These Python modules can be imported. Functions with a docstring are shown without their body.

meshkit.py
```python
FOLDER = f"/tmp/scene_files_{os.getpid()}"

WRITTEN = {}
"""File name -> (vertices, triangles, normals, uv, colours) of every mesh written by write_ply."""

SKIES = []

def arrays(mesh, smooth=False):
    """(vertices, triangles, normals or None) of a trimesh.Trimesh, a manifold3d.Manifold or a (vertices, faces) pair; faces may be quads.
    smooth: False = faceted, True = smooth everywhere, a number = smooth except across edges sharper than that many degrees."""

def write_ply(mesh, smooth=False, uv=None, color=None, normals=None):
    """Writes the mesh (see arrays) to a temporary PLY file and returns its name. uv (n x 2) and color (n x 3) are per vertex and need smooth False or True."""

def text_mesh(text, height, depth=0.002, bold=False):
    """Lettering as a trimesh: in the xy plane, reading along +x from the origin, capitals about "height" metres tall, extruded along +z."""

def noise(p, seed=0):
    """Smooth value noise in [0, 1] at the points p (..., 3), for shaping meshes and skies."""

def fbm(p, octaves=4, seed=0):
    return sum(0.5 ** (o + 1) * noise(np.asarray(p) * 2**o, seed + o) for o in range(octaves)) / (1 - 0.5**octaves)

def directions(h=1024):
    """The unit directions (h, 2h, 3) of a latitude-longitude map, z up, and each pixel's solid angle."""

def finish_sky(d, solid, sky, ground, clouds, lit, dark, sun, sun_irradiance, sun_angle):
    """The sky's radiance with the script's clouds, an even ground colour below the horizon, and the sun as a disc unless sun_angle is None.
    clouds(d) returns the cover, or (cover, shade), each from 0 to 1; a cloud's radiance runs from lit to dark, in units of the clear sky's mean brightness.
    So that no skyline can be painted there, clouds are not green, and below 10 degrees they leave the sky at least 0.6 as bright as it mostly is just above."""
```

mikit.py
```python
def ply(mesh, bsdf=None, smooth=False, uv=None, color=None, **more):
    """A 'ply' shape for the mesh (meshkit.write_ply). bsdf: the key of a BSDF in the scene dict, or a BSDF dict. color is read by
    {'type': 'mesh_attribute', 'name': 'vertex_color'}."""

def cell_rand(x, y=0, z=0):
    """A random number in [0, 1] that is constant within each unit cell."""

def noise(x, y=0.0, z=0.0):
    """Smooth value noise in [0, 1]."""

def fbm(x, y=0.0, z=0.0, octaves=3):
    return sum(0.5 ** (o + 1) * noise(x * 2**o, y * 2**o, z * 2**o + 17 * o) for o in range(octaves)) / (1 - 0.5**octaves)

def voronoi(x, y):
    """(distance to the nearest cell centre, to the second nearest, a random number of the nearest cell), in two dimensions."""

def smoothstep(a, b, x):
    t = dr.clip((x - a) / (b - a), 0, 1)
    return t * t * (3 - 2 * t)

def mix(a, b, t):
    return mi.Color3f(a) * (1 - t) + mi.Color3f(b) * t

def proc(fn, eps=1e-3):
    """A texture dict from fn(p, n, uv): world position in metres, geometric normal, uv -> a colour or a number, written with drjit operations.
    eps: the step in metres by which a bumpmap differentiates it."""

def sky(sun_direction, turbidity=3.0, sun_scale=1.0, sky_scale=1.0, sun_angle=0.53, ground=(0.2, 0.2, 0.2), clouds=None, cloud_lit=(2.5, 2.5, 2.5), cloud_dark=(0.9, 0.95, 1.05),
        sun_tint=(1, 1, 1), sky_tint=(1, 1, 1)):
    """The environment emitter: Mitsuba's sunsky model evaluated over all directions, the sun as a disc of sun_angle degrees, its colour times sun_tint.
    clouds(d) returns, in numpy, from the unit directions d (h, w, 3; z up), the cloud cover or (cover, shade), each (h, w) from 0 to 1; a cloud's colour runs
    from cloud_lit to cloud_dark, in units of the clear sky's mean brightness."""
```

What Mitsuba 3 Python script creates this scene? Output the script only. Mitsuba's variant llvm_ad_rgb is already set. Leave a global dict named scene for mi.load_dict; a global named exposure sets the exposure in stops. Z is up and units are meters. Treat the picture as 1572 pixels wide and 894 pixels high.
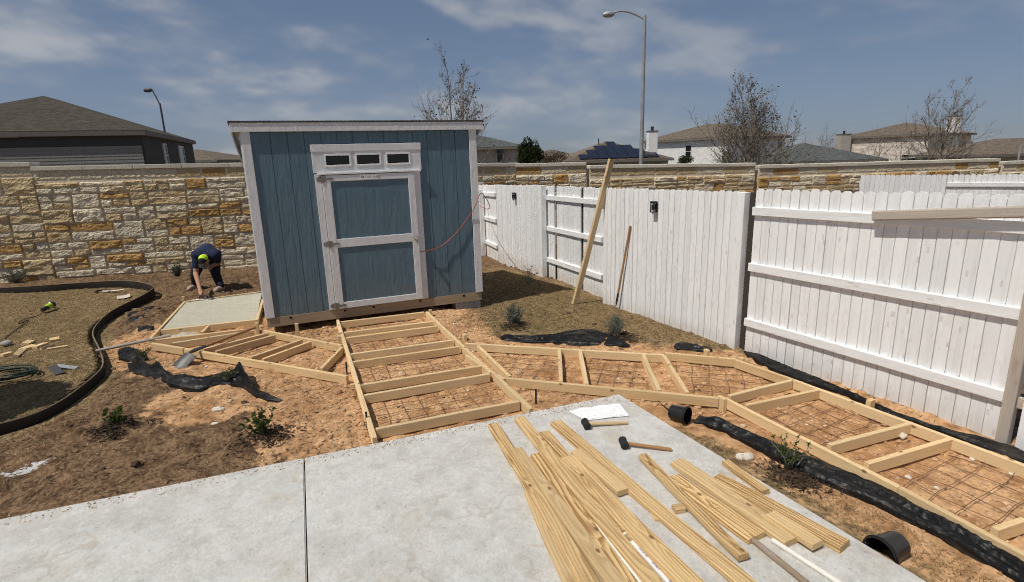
import math, random, numpy as np, trimesh, shapely, mitsuba as mi, drjit as dr, mikit, meshkit
from mikit import noise, fbm, voronoi, cell_rand, smoothstep, mix, proc
from shapely.geometry import Polygon, LineString
from manifold3d import Manifold
scene, labels = {'type': 'scene'}, {}
rng = np.random.default_rng(7)
T4 = mi.ScalarTransform4f

# ---------------------------------------------------------------- camera, light, exposure
FPX, PITCH, ROLL, CAMH = 838.0, 0.239, -0.031, 2.232          # solved from the photograph's parallels (pixels of a 1572 x 894 frame)
CX, CY = 786.0, 447.0
_f = np.array([0, math.cos(PITCH), -math.sin(PITCH)]); _r = np.array([1.0, 0, 0]); _u = np.cross(_r, _f)
RT = math.cos(ROLL) * _r + math.sin(ROLL) * _u; UP = -math.sin(ROLL) * _r + math.cos(ROLL) * _u
CAM = np.array([0, 0, CAMH])
scene['camera'] = {'type': 'perspective', 'fov': math.degrees(2 * math.atan(CX / FPX)), 'fov_axis': 'x', 'near_clip': 0.05, 'far_clip': 2000.0,
                   'to_world': T4().look_at(origin=CAM.tolist(), target=(CAM + _f).tolist(), up=UP.tolist())}
SUN = (-1.43, -1.05, 2.82)
def clouds(d):
    """Thin broken altocumulus, thicker towards the left, and a pale veil low down."""
    az, el = np.arctan2(d[..., 0], d[..., 1]), np.arcsin(np.clip(d[..., 2], 0, 1)); f = lambda a, b, o, s: meshkit.fbm(np.stack([a, b, 0 * a], -1), o, s)
    e = el * 13 / (1 + 0.8 * el); w = f(az * 2.2 + 5, e * 0.5 + 3, 3, 5); t = e + az * 0.9
    bands = f(az * 1.6 + 1.5 * w, t * 0.75 + 2, 4, 11); puffs = f(az * 7 + 3 * w + 7, t * 2.2 + 2 * w, 5, 23); fine = f(az * 22 + 11, t * 6, 4, 37)
    left = 0.62 - 0.30 * np.tanh(az * 1.3)
    c = np.clip((bands * 0.62 + puffs * 0.30 + fine * 0.20 - 0.60 + 0.16 * left) * 3.4, 0, 1); c = c * c * (3 - 2 * c)
    return np.clip(0.16 + 0.55 * c * (0.40 + 0.80 * left) + 0.30 * np.exp(-el / 0.07), 0, 0.85), np.clip(0.72 - 0.75 * c * left * 1.4, 0, 1)
scene['sky'] = mikit.sky(SUN, turbidity=3.2, sky_scale=0.66, sun_scale=1.08, sun_tint=(0.89, 1.0, 1.17), clouds=clouds, cloud_lit=(3.0, 3.05, 3.15), cloud_dark=(1.25, 1.4, 1.65), sky_tint=(0.97, 1.0, 1.06), ground=(0.2, 0.17, 0.13))
exposure = 1.28

# ---------------------------------------------------------------- from a point of the photograph to a place on the ground
def ray(u, v): return (u - CX) / FPX * RT - (v - CY) / FPX * UP + _f
def at_height(u, v, z):
    d = ray(u, v); return CAM + d * ((z - CAMH) / d[2])
def at_depth(u, v, y):
    d = ray(u, v); return CAM + d * (y / d[1])
def at_plane(u, v, A, B):
    A, B = np.asarray(A, float)[:2], np.asarray(B, float)[:2]; e = (B - A) / np.linalg.norm(B - A); n = np.array([-e[1], e[0]])
    d = ray(u, v); return CAM + d * ((n @ A) / (n @ d[:2]))
def spline(pts, n):
    from scipy.interpolate import CubicSpline
    pts = np.asarray(pts, float); t = np.r_[0, np.cumsum(np.linalg.norm(np.diff(pts, axis=0), axis=1))]
    return CubicSpline(t, pts)(np.linspace(0, t[-1], n))

# ---------------------------------------------------------------- names, labels, entries
_n = {}
def numbered(k):
    i = _n.get(k, -1) + 1; _n[k] = i
    return k if i == 0 else f'{k}_{i:03d}'
def thing(name, label, cat, group=None):
    k = numbered(name); labels[k] = {'label': label, 'category': cat}
    if group: labels[k]['group'] = group
    return k
def part(parent, name, mesh, m, label=None, smooth=False, uv=None, stuff=False, kind=None):
    k = numbered(parent + '__' + name) if parent else numbered(name)
    if isinstance(mesh, tuple) and len(mesh) == 3: mesh, uv = (mesh[0], mesh[1]), mesh[2]
    scene[k] = mikit.ply(mesh, 'mat_' + m, smooth=smooth, uv=uv)
    if label: labels.setdefault(k, {})['label'] = label
    if stuff: labels.setdefault(k, {})['kind'] = 'stuff'
    return k
def solo(name, mesh, m, label, cat, group=None, kind=None, **kw):
    k = part(None, name, mesh, m, **kw); labels.setdefault(k, {}).update({'label': label, 'category': cat})
    if group: labels[k]['group'] = group
    if kind: labels[k]['kind'] = kind
    return k

# ---------------------------------------------------------------- meshes
def nrm(v): v = np.asarray(v, float); return v / np.linalg.norm(v)
def cat(ms):
    ms = [m for m in ms if m is not None]
    V, F, U, o = [], [], [], 0
    for m in ms:
        v, f = (m[0], m[1]) if isinstance(m, tuple) else (m.vertices, m.faces)
        f = np.asarray(f)
        if f.shape[1] == 4: f = np.vstack([f[:, [0, 1, 2]], f[:, [0, 2, 3]]])
        V.append(v); F.append(f + o); o += len(v)
        if isinstance(m, tuple) and len(m) == 3: U.append(m[2])
    if len(U) == len(ms): return np.vstack(V), np.vstack(F), np.vstack(U)
    return np.vstack(V), np.vstack(F)
_seed = [0]
def nseed(): _seed[0] += 1; return _seed[0]
def beam(p0, p1, w, h, up=(0, 0, 1), cham=0.004, segs=1, bow=0.0, seed=None, cut=(0, 0)):
    """A sawn board from p0 to p1 (axis at mid section), w wide, h thick along up; uv = (across + 16 seed + 8, along), end faces v + 1000."""
    p0, p1 = np.asarray(p0, float), np.asarray(p1, float); L = np.linalg.norm(p1 - p0); a = (p1 - p0) / L
    s = nrm(np.cross(a, np.asarray(up, float))); t = np.cross(s, a); seed = nseed() if seed is None else seed
    c = min(cham, w / 3, h / 3)
    ring = np.array([(-w/2+c, h/2), (w/2-c, h/2), (w/2, h/2-c), (w/2, -h/2+c), (w/2-c, -h/2), (-w/2+c, -h/2), (-w/2, -h/2+c), (-w/2, h/2-c)])
    n = len(ring); per = np.r_[0, np.cumsum(np.linalg.norm(np.roll(ring, -1, 0) - ring, axis=1))] - (w/2 - c)
    r2 = np.random.default_rng(seed + 99); ph = r2.uniform(0, 6.28); dirn = r2.uniform(-1, 1)
    def pos(k, q):
        f = k / segs; b = bow * (math.sin(math.pi * f) * dirn + 0.3 * math.sin(2 * math.pi * f + ph))
        along = L * f + (cut[0] * q[0] if k == 0 else cut[1] * q[0] if k == segs else 0)
        return p0 + a * along + s * (q[0] + b) + t * q[1]
    V, F, U = [], [], []
    for i in range(n):
        j = (i + 1) % n; b0 = len(V)
        for k in range(segs + 1):
            V += [pos(k, ring[i]), pos(k, ring[j])]; v = L * k / segs
            U += [(16 * seed + 8 + per[i], v), (16 * seed + 8 + per[i + 1], v)]
        for k in range(segs):
            o = b0 + 2 * k; F += [(o, o + 1, o + 3), (o, o + 3, o + 2)]
    for k, fl in ((0, True), (segs, False)):
        b0 = len(V); V += [pos(k, q) for q in ring]; U += [(16 * seed + 8 + q[0], 1000 + q[1]) for q in ring]
        for i in range(1, n - 1): F.append((b0, b0 + i, b0 + i + 1) if fl else (b0, b0 + i + 1, b0 + i))
    V = np.array(V); F = np.array(F)[:, ::-1] if False else np.array(F)
    m = trimesh.Trimesh(V, F, process=False)
    cen = V.mean(0); fc = V[F].mean(1) - cen; ax = np.outer(fc @ a, a); side = fc - ax
    out = np.where(np.abs(np.abs(m.face_normals @ a) - 1) < 0.5, (m.face_normals * ax).sum(1), (m.face_normals * side).sum(1))
    F = np.where((out < 0)[:, None], F[:, ::-1], F)
    return V, F, np.array(U)
def tube(pts, rad, n=7, caps=True):
    pts = np.asarray(pts, float); rad = np.broadcast_to(np.asarray(rad, float), len(pts)); V, F = [], []
    t = np.gradient(pts, axis=0); t /= np.linalg.norm(t, axis=1, keepdims=True) + 1e-12
    s = nrm(np.cross(t[0], [0.13, 0.2, 1] if abs(t[0][2]) < 0.9 else [1, 0.1, 0.0]))
    ang = np.linspace(0, 2 * np.pi, n, endpoint=False)
    for i, p in enumerate(pts):
        s = nrm(s - t[i] * (s @ t[i])); b = np.cross(t[i], s)
        V.append(p + rad[i] * (np.cos(ang)[:, None] * s + np.sin(ang)[:, None] * b))
    V = np.vstack(V)
    for i in range(len(pts) - 1):
        for k in range(n):
            a, b2 = i * n + k, i * n + (k + 1) % n; F += [(a, b2, b2 + n), (a, b2 + n, a + n)]
    if caps:
        o = len(V); V = np.vstack([V, pts[0], pts[-1]]); e = (len(pts) - 1) * n
        for k in range(n): F += [(o, (k + 1) % n, k), (o + 1, e + k, e + (k + 1) % n)]
    return V, np.array(F)
def box(c, size, axes=None, cham=0.0):
    """A box of the given full size at c; axes = rows of its local frame."""
    c = np.asarray(c, float); A = np.eye(3) if axes is None else np.asarray(axes, float); h = np.asarray(size, float) / 2
    if cham > 0:
        pts = []
        for sx in (-1, 1):
            for sy in (-1, 1):
                for sz in (-1, 1):
                    for k in range(3):
                        q = h.copy(); q -= cham; q[k] += cham; pts.append(q * (sx, sy, sz))
        m = Manifold.hull_points(np.array(pts)).to_mesh(); return m.vert_properties[:, :3] @ A + c, m.tri_verts
    v = np.array([(x, y, z) for x in (-1, 1) for y in (-1, 1) for z in (-1, 1)]) * h
    f = np.array([(0, 1, 3, 2), (4, 6, 7, 5), (0, 4, 5, 1), (2, 3, 7, 6), (0, 2, 6, 4), (1, 5, 7, 3)])
    if np.linalg.det(A) < 0: f = f[:, ::-1]
    return v @ A + c, np.vstack([f[:, [0, 1, 2]], f[:, [0, 2, 3]]])
def flat(poly):
    """Planar convex polygon, both triangles fans."""
    poly = np.asarray(poly, float); return poly, np.array([(0, i, i + 1) for i in range(1, len(poly) - 1)])
def extrude(poly2, h, O, ex, ey, ez):
    """Shapely polygon or points extruded by h along ez in the frame O, ex, ey."""
    p = poly2 if isinstance(poly2, Polygon) else Polygon(poly2)
    m = trimesh.creation.extrude_polygon(p, h, engine='earcut')
    A = np.stack([ex, ey, ez]); v = m.vertices @ A + O
    return v, (m.faces if np.linalg.det(A) > 0 else m.faces[:, ::-1])
def lathe(prof, n, O, axis):
    """prof = (radius, along) rows, revolved about axis from O."""
    a = nrm(axis); s = nrm(np.cross(a, [0.1, 0.3, 1] if abs(a[2]) < 0.9 else [1, 0, 0])); b = np.cross(a, s); ang = np.linspace(0, 2 * np.pi, n, endpoint=False); V, F = [], []
    for r, h in prof: V.append(O + a * h + r * (np.cos(ang)[:, None] * s + np.sin(ang)[:, None] * b))
    for i in range(len(prof) - 1):
        for k in range(n):
            p, q = i * n + k, i * n + (k + 1) % n; F += [(p, q, q + n), (p, q + n, p + n)]
    return np.vstack(V), np.array(F)
def sph(c, r, sub=1): m = trimesh.creation.icosphere(sub, 1.0); return m.vertices * np.asarray(r) + np.asarray(c), m.faces
def textm(text, height, O, ex, ey, depth=0.002):
    m = meshkit.text_mesh(text, height, depth); ez = np.cross(ex, ey); return m.vertices @ np.stack([ex, ey, ez]) + O, m.faces

# ---------------------------------------------------------------- materials
def mat(k, col, rough=0.8, bump=None, bscale=1.0, two=True, spec=0.3, **more):
    base = mikit_col(col)
    b = {'type': 'principled', 'base_color': base, 'roughness': rough, 'specular': spec, **more}
    if bump is not None: b = {'type': 'bumpmap', 'arbitrary': proc(bump[0], bump[1]), 'scale': bscale, 'bsdf': b}
    if two: b = {'type': 'twosided', 'bsdf': b}
    scene['mat_' + k] = b
def mikit_col(c): return proc(c) if callable(c) else {'type': 'rgb', 'value': list(c)}
def wood(light, dark, lines=0.8, knot=(0.16, 0.075, 0.03), freq=55.0, fade=0.0, stain=0.6):
    def fn(p, n, uv):
        seed = dr.floor(uv.x / 16); a = uv.x - 16 * seed - 8; v = dr.select(uv.y > 500, (uv.y - 1000) * 6, uv.y); end = uv.y > 500
        r1, r2 = cell_rand(seed, 3, 1), cell_rand(seed, 7, 2)
        q = v / 0.7 + r1 * 5; kc = dr.floor(q); ku = (cell_rand(kc, seed, 1) - 0.5) * 0.10; kv = (kc + 0.25 + 0.5 * cell_rand(kc, seed, 2) - r1 * 5) * 0.7
        has = dr.select(cell_rand(kc, seed, 5) > 0.35, 1.0, 0.0); kd = dr.sqrt(dr.square((a - ku) / 0.010) + dr.square((v - kv) / 0.017))
        off = dr.select(a > ku, 1.0, -1.0) * dr.exp(-dr.square((v - kv) / 0.11)) * dr.exp(-dr.abs(a - ku) / 0.03) * 1.6 * has
        r = a * (freq + 24 * r2) + 4 * noise(v * 0.9, seed * 3.1, 5) + 2.4 * fbm(a * 9, v * 1.1, seed) + 0.5 * noise(a * 120, v * 5, seed) + off
        r = dr.select(end, dr.sqrt(dr.square(a + 0.06) + dr.square(v * 0.16 + 0.05 + 0.05 * r1)) * 190, r)
        s = r - dr.floor(r); line = smoothstep(0.15, 0.85, s) * (1 - smoothstep(0.88, 1.0, s))
        wide = smoothstep(0.3, 0.75, noise(r * 0.37, v * 0.4, seed))
        fine = noise(a * 700, v * 9, seed)
        t = dr.clip(lines * line * (0.55 + 0.45 * wide) + 0.25 * (fine - 0.5) + 0.30 * (fbm(a * 6, v * 1.6, seed + 9) - 0.45), 0, 1)
        tone = cell_rand(seed, 1, 9); c = mix(mix(light, dark, t) * (0.84 + 0.26 * tone), mi.Color3f(light) * mi.Color3f(0.86, 0.92, 1.02), 0.35 * dr.select(cell_rand(seed, 8, 3) > 0.6, 1.0, 0.0))
        c = mix(c, mi.Color3f(dark) * mi.Color3f(0.9, 0.9, 0.95), 0.75 * stain * smoothstep(0.60, 0.78, fbm(a * 14 + 3, v * 2.2, seed + 21, 4)) * dr.select(cell_rand(seed, 2, 6) > 0.35, 1.0, 0.35))
        c = mix(c, knot, has * (1 - smoothstep(0.7, 1.5, kd)) * 0.85)
        if fade: c = mix(c, (0.40, 0.37, 0.33), fade * smoothstep(0.3, 0.7, fbm(a * 20, v * 3, seed + 4)))
        return c
    return fn
def wood_bump(p, n, uv):
    seed = dr.floor(uv.x / 16); a = uv.x - 16 * seed - 8; return noise(a * 260, uv.y * 5, seed) * 0.6 + noise(a * 60, uv.y * 2, seed) * 0.4
mat('wood_form', wood((0.70, 0.52, 0.295), (0.50, 0.32, 0.14), 0.6, stain=0.45), 0.75, (wood_bump, 2e-3), 0.0006)
mat('wood_lumber', wood((0.69, 0.495, 0.255), (0.33, 0.18, 0.062), 1.0, freq=30), 0.7, (wood_bump, 2e-3), 0.0008)
mat('wood_grey', wood((0.46, 0.40, 0.33), (0.27, 0.21, 0.16), 0.6, fade=0.7), 0.85, (wood_bump, 2e-3), 0.0012)
mat('wood_handle', wood((0.38, 0.20, 0.085), (0.24, 0.11, 0.04), 0.5, freq=150), 0.5)
mat('wood_dirty', wood((0.33, 0.25, 0.17), (0.10, 0.06, 0.035), 0.9, freq=90, fade=0.5), 0.9)
def paint(p, n, uv):
    seed = dr.floor(uv.x / 16); a = uv.x - 16 * seed - 8; v = uv.y
    g = fbm(a * 55, v * 1.6, seed); t = 0.80 + 0.07 * (cell_rand(seed, 4, 4) - 0.5) - 0.06 * smoothstep(0.45, 0.8, g)
    d = smoothstep(0.66, 0.80, fbm(a * 24 + 3, v * 4.5, seed + 31)); kc = dr.floor(v / 0.45 + seed); ku = (cell_rand(kc, seed, 6) - 0.5) * 0.07; kv = (kc + 0.5 + 0.4 * (cell_rand(kc, seed, 8) - 0.5) - seed) * 0.45
    kd = dr.sqrt(dr.square((a - ku) / 0.011) + dr.square((v - kv) / 0.015)); has = dr.select(cell_rand(kc, seed, 2) > 0.45, 1.0, 0.0)
    ring = has * smoothstep(0.45, 0.8, kd) * (1 - smoothstep(0.9, 1.3, kd)) * 0.55 + has * (1 - smoothstep(0.1, 0.3, kd)) * 0.4
    nail = dr.select(cell_rand(dr.floor(a / 0.018), dr.floor(v / 0.05), seed) > 0.990, 0.6, 0.0)
    low = smoothstep(0.22, 0.0, p.z) * (0.2 + 0.8 * fbm(p.x * 7, p.y * 7, p.z * 5)) * 0.5
    c = mix(mi.Color3f(t * 0.985, t * 0.995, t), (0.42, 0.36, 0.30), 0.14 * d + 0.42 * ring + nail * 0.6)
    return mix(c, (0.40, 0.31, 0.22), low)
mat('fence_white', paint, 0.6, (wood_bump, 2e-3), 0.0008)
def concrete(p, n, uv):
    m = fbm(p.x * 1.3, p.y * 1.3, 3, 4); f = fbm(p.x * 9, p.y * 9, 1, 4); s = noise(p.x * 120, p.y * 120); w = fbm(p.x * 3.1 + 7, p.y * 3.1, 8, 4)
    c = mix((0.475, 0.465, 0.435), (0.565, 0.557, 0.528), smoothstep(0.25, 0.75, m * 0.25 + f * 0.75)) * (0.90 + 0.20 * s) * (0.93 + 0.14 * noise(p.x * 38, p.y * 38, 4))
    c = mix(c, (0.37, 0.31, 0.22), 0.42 * smoothstep(0.54, 0.76, w) * smoothstep(0.4, 0.62, f))
    c = mix(c, (0.60, 0.61, 0.60), 0.35 * smoothstep(0.52, 0.72, fbm(p.x * 9 + 21, p.y * 9, 4, 5)))
    q1, q2 = 0.80 * p.x + 0.60 * p.y, 0.80 * p.y - 0.60 * p.x; d1, d2, rr = voronoi(q1 * 19 + 0.8 * fbm(q1 * 9, q2 * 9), q2 * 19 + 0.8 * fbm(q2 * 9, q1 * 9)); pit = 0.38 * (1 - smoothstep(0.02 + 0.05 * cell_rand(rr * 977), 0.06 + 0.16 * cell_rand(rr * 977), d1)) * dr.select((rr > 0.82) & (fbm(q1 * 1.5, q2 * 1.5, 9) > 0.45), 1.0, 0.0)
    vein = smoothstep(0.03, 0.0, dr.abs(fbm(q1 * 2.2 + 30, q2 * 2.2, 6, 5) - 0.5)) * smoothstep(0.45, 0.65, fbm(q1 * 1.3, q2 * 1.3, 12, 3)); c = mix(c, (0.36, 0.31, 0.23), 0.35 * vein)
    return mix(c, (0.17, 0.145, 0.12), pit)
mat('concrete', concrete, 0.85, (lambda p, n, uv: fbm(p.x * 35, p.y * 35, p.z * 35, 3), 2e-3), 0.003)
mat('concrete_wet', lambda p, n, uv: mix((0.37, 0.35, 0.27), (0.50, 0.475, 0.385), fbm(p.x * 4, p.y * 14, p.z * 9, 4)) * (0.85 + 0.3 * noise(p.x * 60, p.y * 60, p.z * 60)), 0.6, (lambda p, n, uv: fbm(p.x * 12, p.y * 25, p.z * 30, 3), 3e-3), 0.012)
def stone(p, n, uv):
    k, t = uv.x, uv.y; f = fbm(p.x * 9, p.y * 9, p.z * 13, 4); g = fbm(p.x * 3, p.y * 3, p.z * 7 + t * 40, 4); e = noise(p.x * 45, p.y * 45, p.z * 45)
    cream = mix((0.56, 0.47, 0.32), (0.86, 0.78, 0.61), f); tan = mix((0.44, 0.33, 0.18), (0.72, 0.58, 0.36), f); och = mix((0.36, 0.20, 0.07), (0.62, 0.41, 0.16), g)
    c = dr.select(k < 0.54, cream, dr.select(k < 0.87, tan, och))
    c = mix(c, (0.42, 0.24, 0.07), smoothstep(0.60, 0.78, g) * dr.select(t > 0.55, 0.8, 0.10))
    return c * (0.80 + 0.24 * e) * (0.86 + 0.22 * t)
mat('stone', stone, 0.95, (lambda p, n, uv: fbm(p.x * 28, p.y * 28, p.z * 34, 4), 3e-3), 0.035)
mat('mortar', lambda p, n, uv: mix((0.52, 0.45, 0.34), (0.70, 0.62, 0.49), fbm(p.x * 11, p.y * 11, p.z * 11)), 0.95, (lambda p, n, uv: fbm(p.x * 30, p.y * 30, p.z * 30), 3e-3), 0.01)
mat('cap', lambda p, n, uv: mix((0.47, 0.44, 0.37), (0.60, 0.57, 0.49), fbm(p.x * 5, p.y * 5, p.z * 9, 4)) * (0.9 + 0.15 * uv.y), 0.9, (lambda p, n, uv: fbm(p.x * 40, p.y * 40, p.z * 40), 3e-3), 0.004)
def grainb(p, n, uv):
    q = p.x * 0.926 + p.y * 0.377; return fbm(q * 70, p.z * 5, 2, 3) * 0.6 + smoothstep(0.5, 0.62, fbm(q * 26, p.z * 5 + fbm(q * 9, p.z * 2) * 2, 7, 3)) * 0.4
mat('siding_blue', lambda p, n, uv: mix(mix((0.084, 0.142, 0.182), (0.116, 0.182, 0.228), fbm((p.x * 0.926 + p.y * 0.377) * 38, p.z * 3.5, 1, 4)), (0.30, 0.24, 0.17), 0.30 * smoothstep(0.75, 0.2, p.z) * fbm(p.x * 9, p.y * 9, p.z * 7, 3)), 0.5, (grainb, 2e-3), 0.006)
mat('trim_white', lambda p, n, uv: mix((0.60, 0.612, 0.625), (0.69, 0.70, 0.71), fbm(p.x * 12, p.y * 12, p.z * 6)), 0.55, (grainb, 2e-3), 0.0028)
def flatmat(k, c, r=0.7, **kw): mat(k, c, r, **kw)
flatmat('white_gloss', (0.80, 0.80, 0.79), 0.3)
mat('shingle', lambda p, n, uv: mix((0.022, 0.020, 0.019), (0.065, 0.058, 0.052), noise(p.x * 6, p.y * 6, p.z * 30)), 0.9)
mat('rim_wood', lambda p, n, uv: mix((0.26, 0.195, 0.125), (0.38, 0.30, 0.21), fbm(p.x * 4, p.y * 4, p.z * 60)), 0.6)
mat('block', lambda p, n, uv: mix((0.25, 0.245, 0.235), (0.36, 0.355, 0.34), noise(p.x * 60, p.y * 60, p.z * 60)), 0.95)
flatmat('black_plastic', (0.012, 0.012, 0.013), 0.34, spec=0.5)
def fabc(p, n, uv): return mix((0.007, 0.007, 0.0075), (0.11, 0.09, 0.07), 0.32 * smoothstep(0.55, 0.80, fbm(p.x * 5, p.y * 5, p.z * 14, 5)) + 0.12 * smoothstep(0.62, 0.72, fbm(p.x * 22, p.y * 22, p.z * 22)))
mat('fabric', fabc, 0.46, (lambda p, n, uv: 1 - dr.abs(fbm(p.x * 15, p.y * 15, p.z * 15, 3) - 0.5) * 2, 3e-3), 0.010, two=True, spec=0.3)
mat('rust', lambda p, n, uv: mix((0.13, 0.08, 0.055), (0.24, 0.13, 0.075), noise(p.x * 40, p.y * 40, p.z * 40)), 0.8)
mat('edging_steel', lambda p, n, uv: mix((0.022, 0.018, 0.015), (0.06, 0.046, 0.032), fbm(p.x * 5, p.y * 5, p.z * 8) * smoothstep(-0.1, 0.03, p.z)), 0.85)
flatmat('edging_top', (0.20, 0.16, 0.11), 0.8)
flatmat('dark_steel', (0.03, 0.03, 0.032), 0.5)
flatmat('shovel_steel', (0.10, 0.10, 0.10), 0.5, metallic=0.5)
flatmat('chrome', (0.62, 0.61, 0.58), 0.22, metallic=0.9)
flatmat('hinge_metal', (0.26, 0.25, 0.23), 0.45, metallic=0.6)
mat('galv', lambda p, n, uv: mix((0.30, 0.32, 0.33), (0.42, 0.43, 0.44), noise(p.x * 3, p.y * 3, p.z * 3)), 0.5, metallic=0.4)
flatmat('lamp_glass', (0.55, 0.56, 0.56), 0.1, spec=0.6)
flatmat('dark_glass', (0.010, 0.011, 0.013), 0.08, spec=0.6)
flatmat('void_black', (0.006, 0.006, 0.006), 0.9)
flatmat('rubber', (0.022, 0.022, 0.022), 0.75)
flatmat('pvc', (0.74, 0.72, 0.66), 0.35)
flatmat('ink_blue', (0.05, 0.08, 0.28), 0.6)
flatmat('ink', (0.03, 0.03, 0.03), 0.6)
flatmat('ink_grey', (0.34, 0.34, 0.35), 0.8)
flatmat('paper', (0.86, 0.87, 0.88), 0.8, two=True)
flatmat('cord_red', (0.42, 0.10, 0.06), 0.5)
flatmat('cord_black', (0.02, 0.02, 0.02), 0.5)
flatmat('hose_green', (0.03, 0.045, 0.035), 0.45)
flatmat('tool_green', (0.42, 0.62, 0.03), 0.4)
mat('skin', lambda p, n, uv: mix((0.36, 0.19, 0.12), (0.45, 0.25, 0.17), noise(p.x * 25, p.y * 25, p.z * 25)), 0.55)
mat('navy', lambda p, n, uv: mix((0.012, 0.018, 0.045), (0.022, 0.032, 0.075), fbm(p.x * 14, p.y * 14, p.z * 14)), 0.9)
mat('denim', lambda p, n, uv: mix((0.010, 0.012, 0.018), (0.024, 0.027, 0.036), fbm(p.x * 14, p.y * 14, p.z * 14)), 0.9)
flatmat('hivis', (0.52, 0.86, 0.03), 0.7)
flatmat('hair', (0.025, 0.018, 0.014), 0.8)
flatmat('beard', (0.23, 0.21, 0.19), 0.9)
flatmat('boot', (0.42, 0.31, 0.24), 0.85)
mat('bark', lambda p, n, uv: mix((0.13, 0.112, 0.092), (0.27, 0.24, 0.205), noise(p.x * 20, p.y * 20, p.z * 6)), 0.95)
def leafm(k, a, b, tr):
    scene['mat_' + k] = {'type': 'principledthin', 'base_color': proc(lambda p, n, uv: mix(a, b, noise(p.x * 33, p.y * 33, p.z * 33))), 'roughness': 0.55, 'diff_trans': tr, 'spec_trans': 0.0, 'eta': 1.4}
leafm('leaf_green', (0.030, 0.055, 0.014), (0.085, 0.125, 0.03), 0.6)
leafm('leaf_silver', (0.11, 0.125, 0.095), (0.22, 0.235, 0.19), 0.5)
leafm('leaf_dark', (0.022, 0.034, 0.013), (0.06, 0.075, 0.03), 0.5)
leafm('leaf_brown', (0.06, 0.045, 0.03), (0.12, 0.09, 0.05), 0.5)
leafm('straw', (0.19, 0.125, 0.060), (0.40, 0.295, 0.160), 0.4)
leafm('straw_green', (0.13, 0.12, 0.045), (0.23, 0.20, 0.09), 0.4)
flatmat('dust_white', (0.46, 0.465, 0.46), 0.9)
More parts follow.
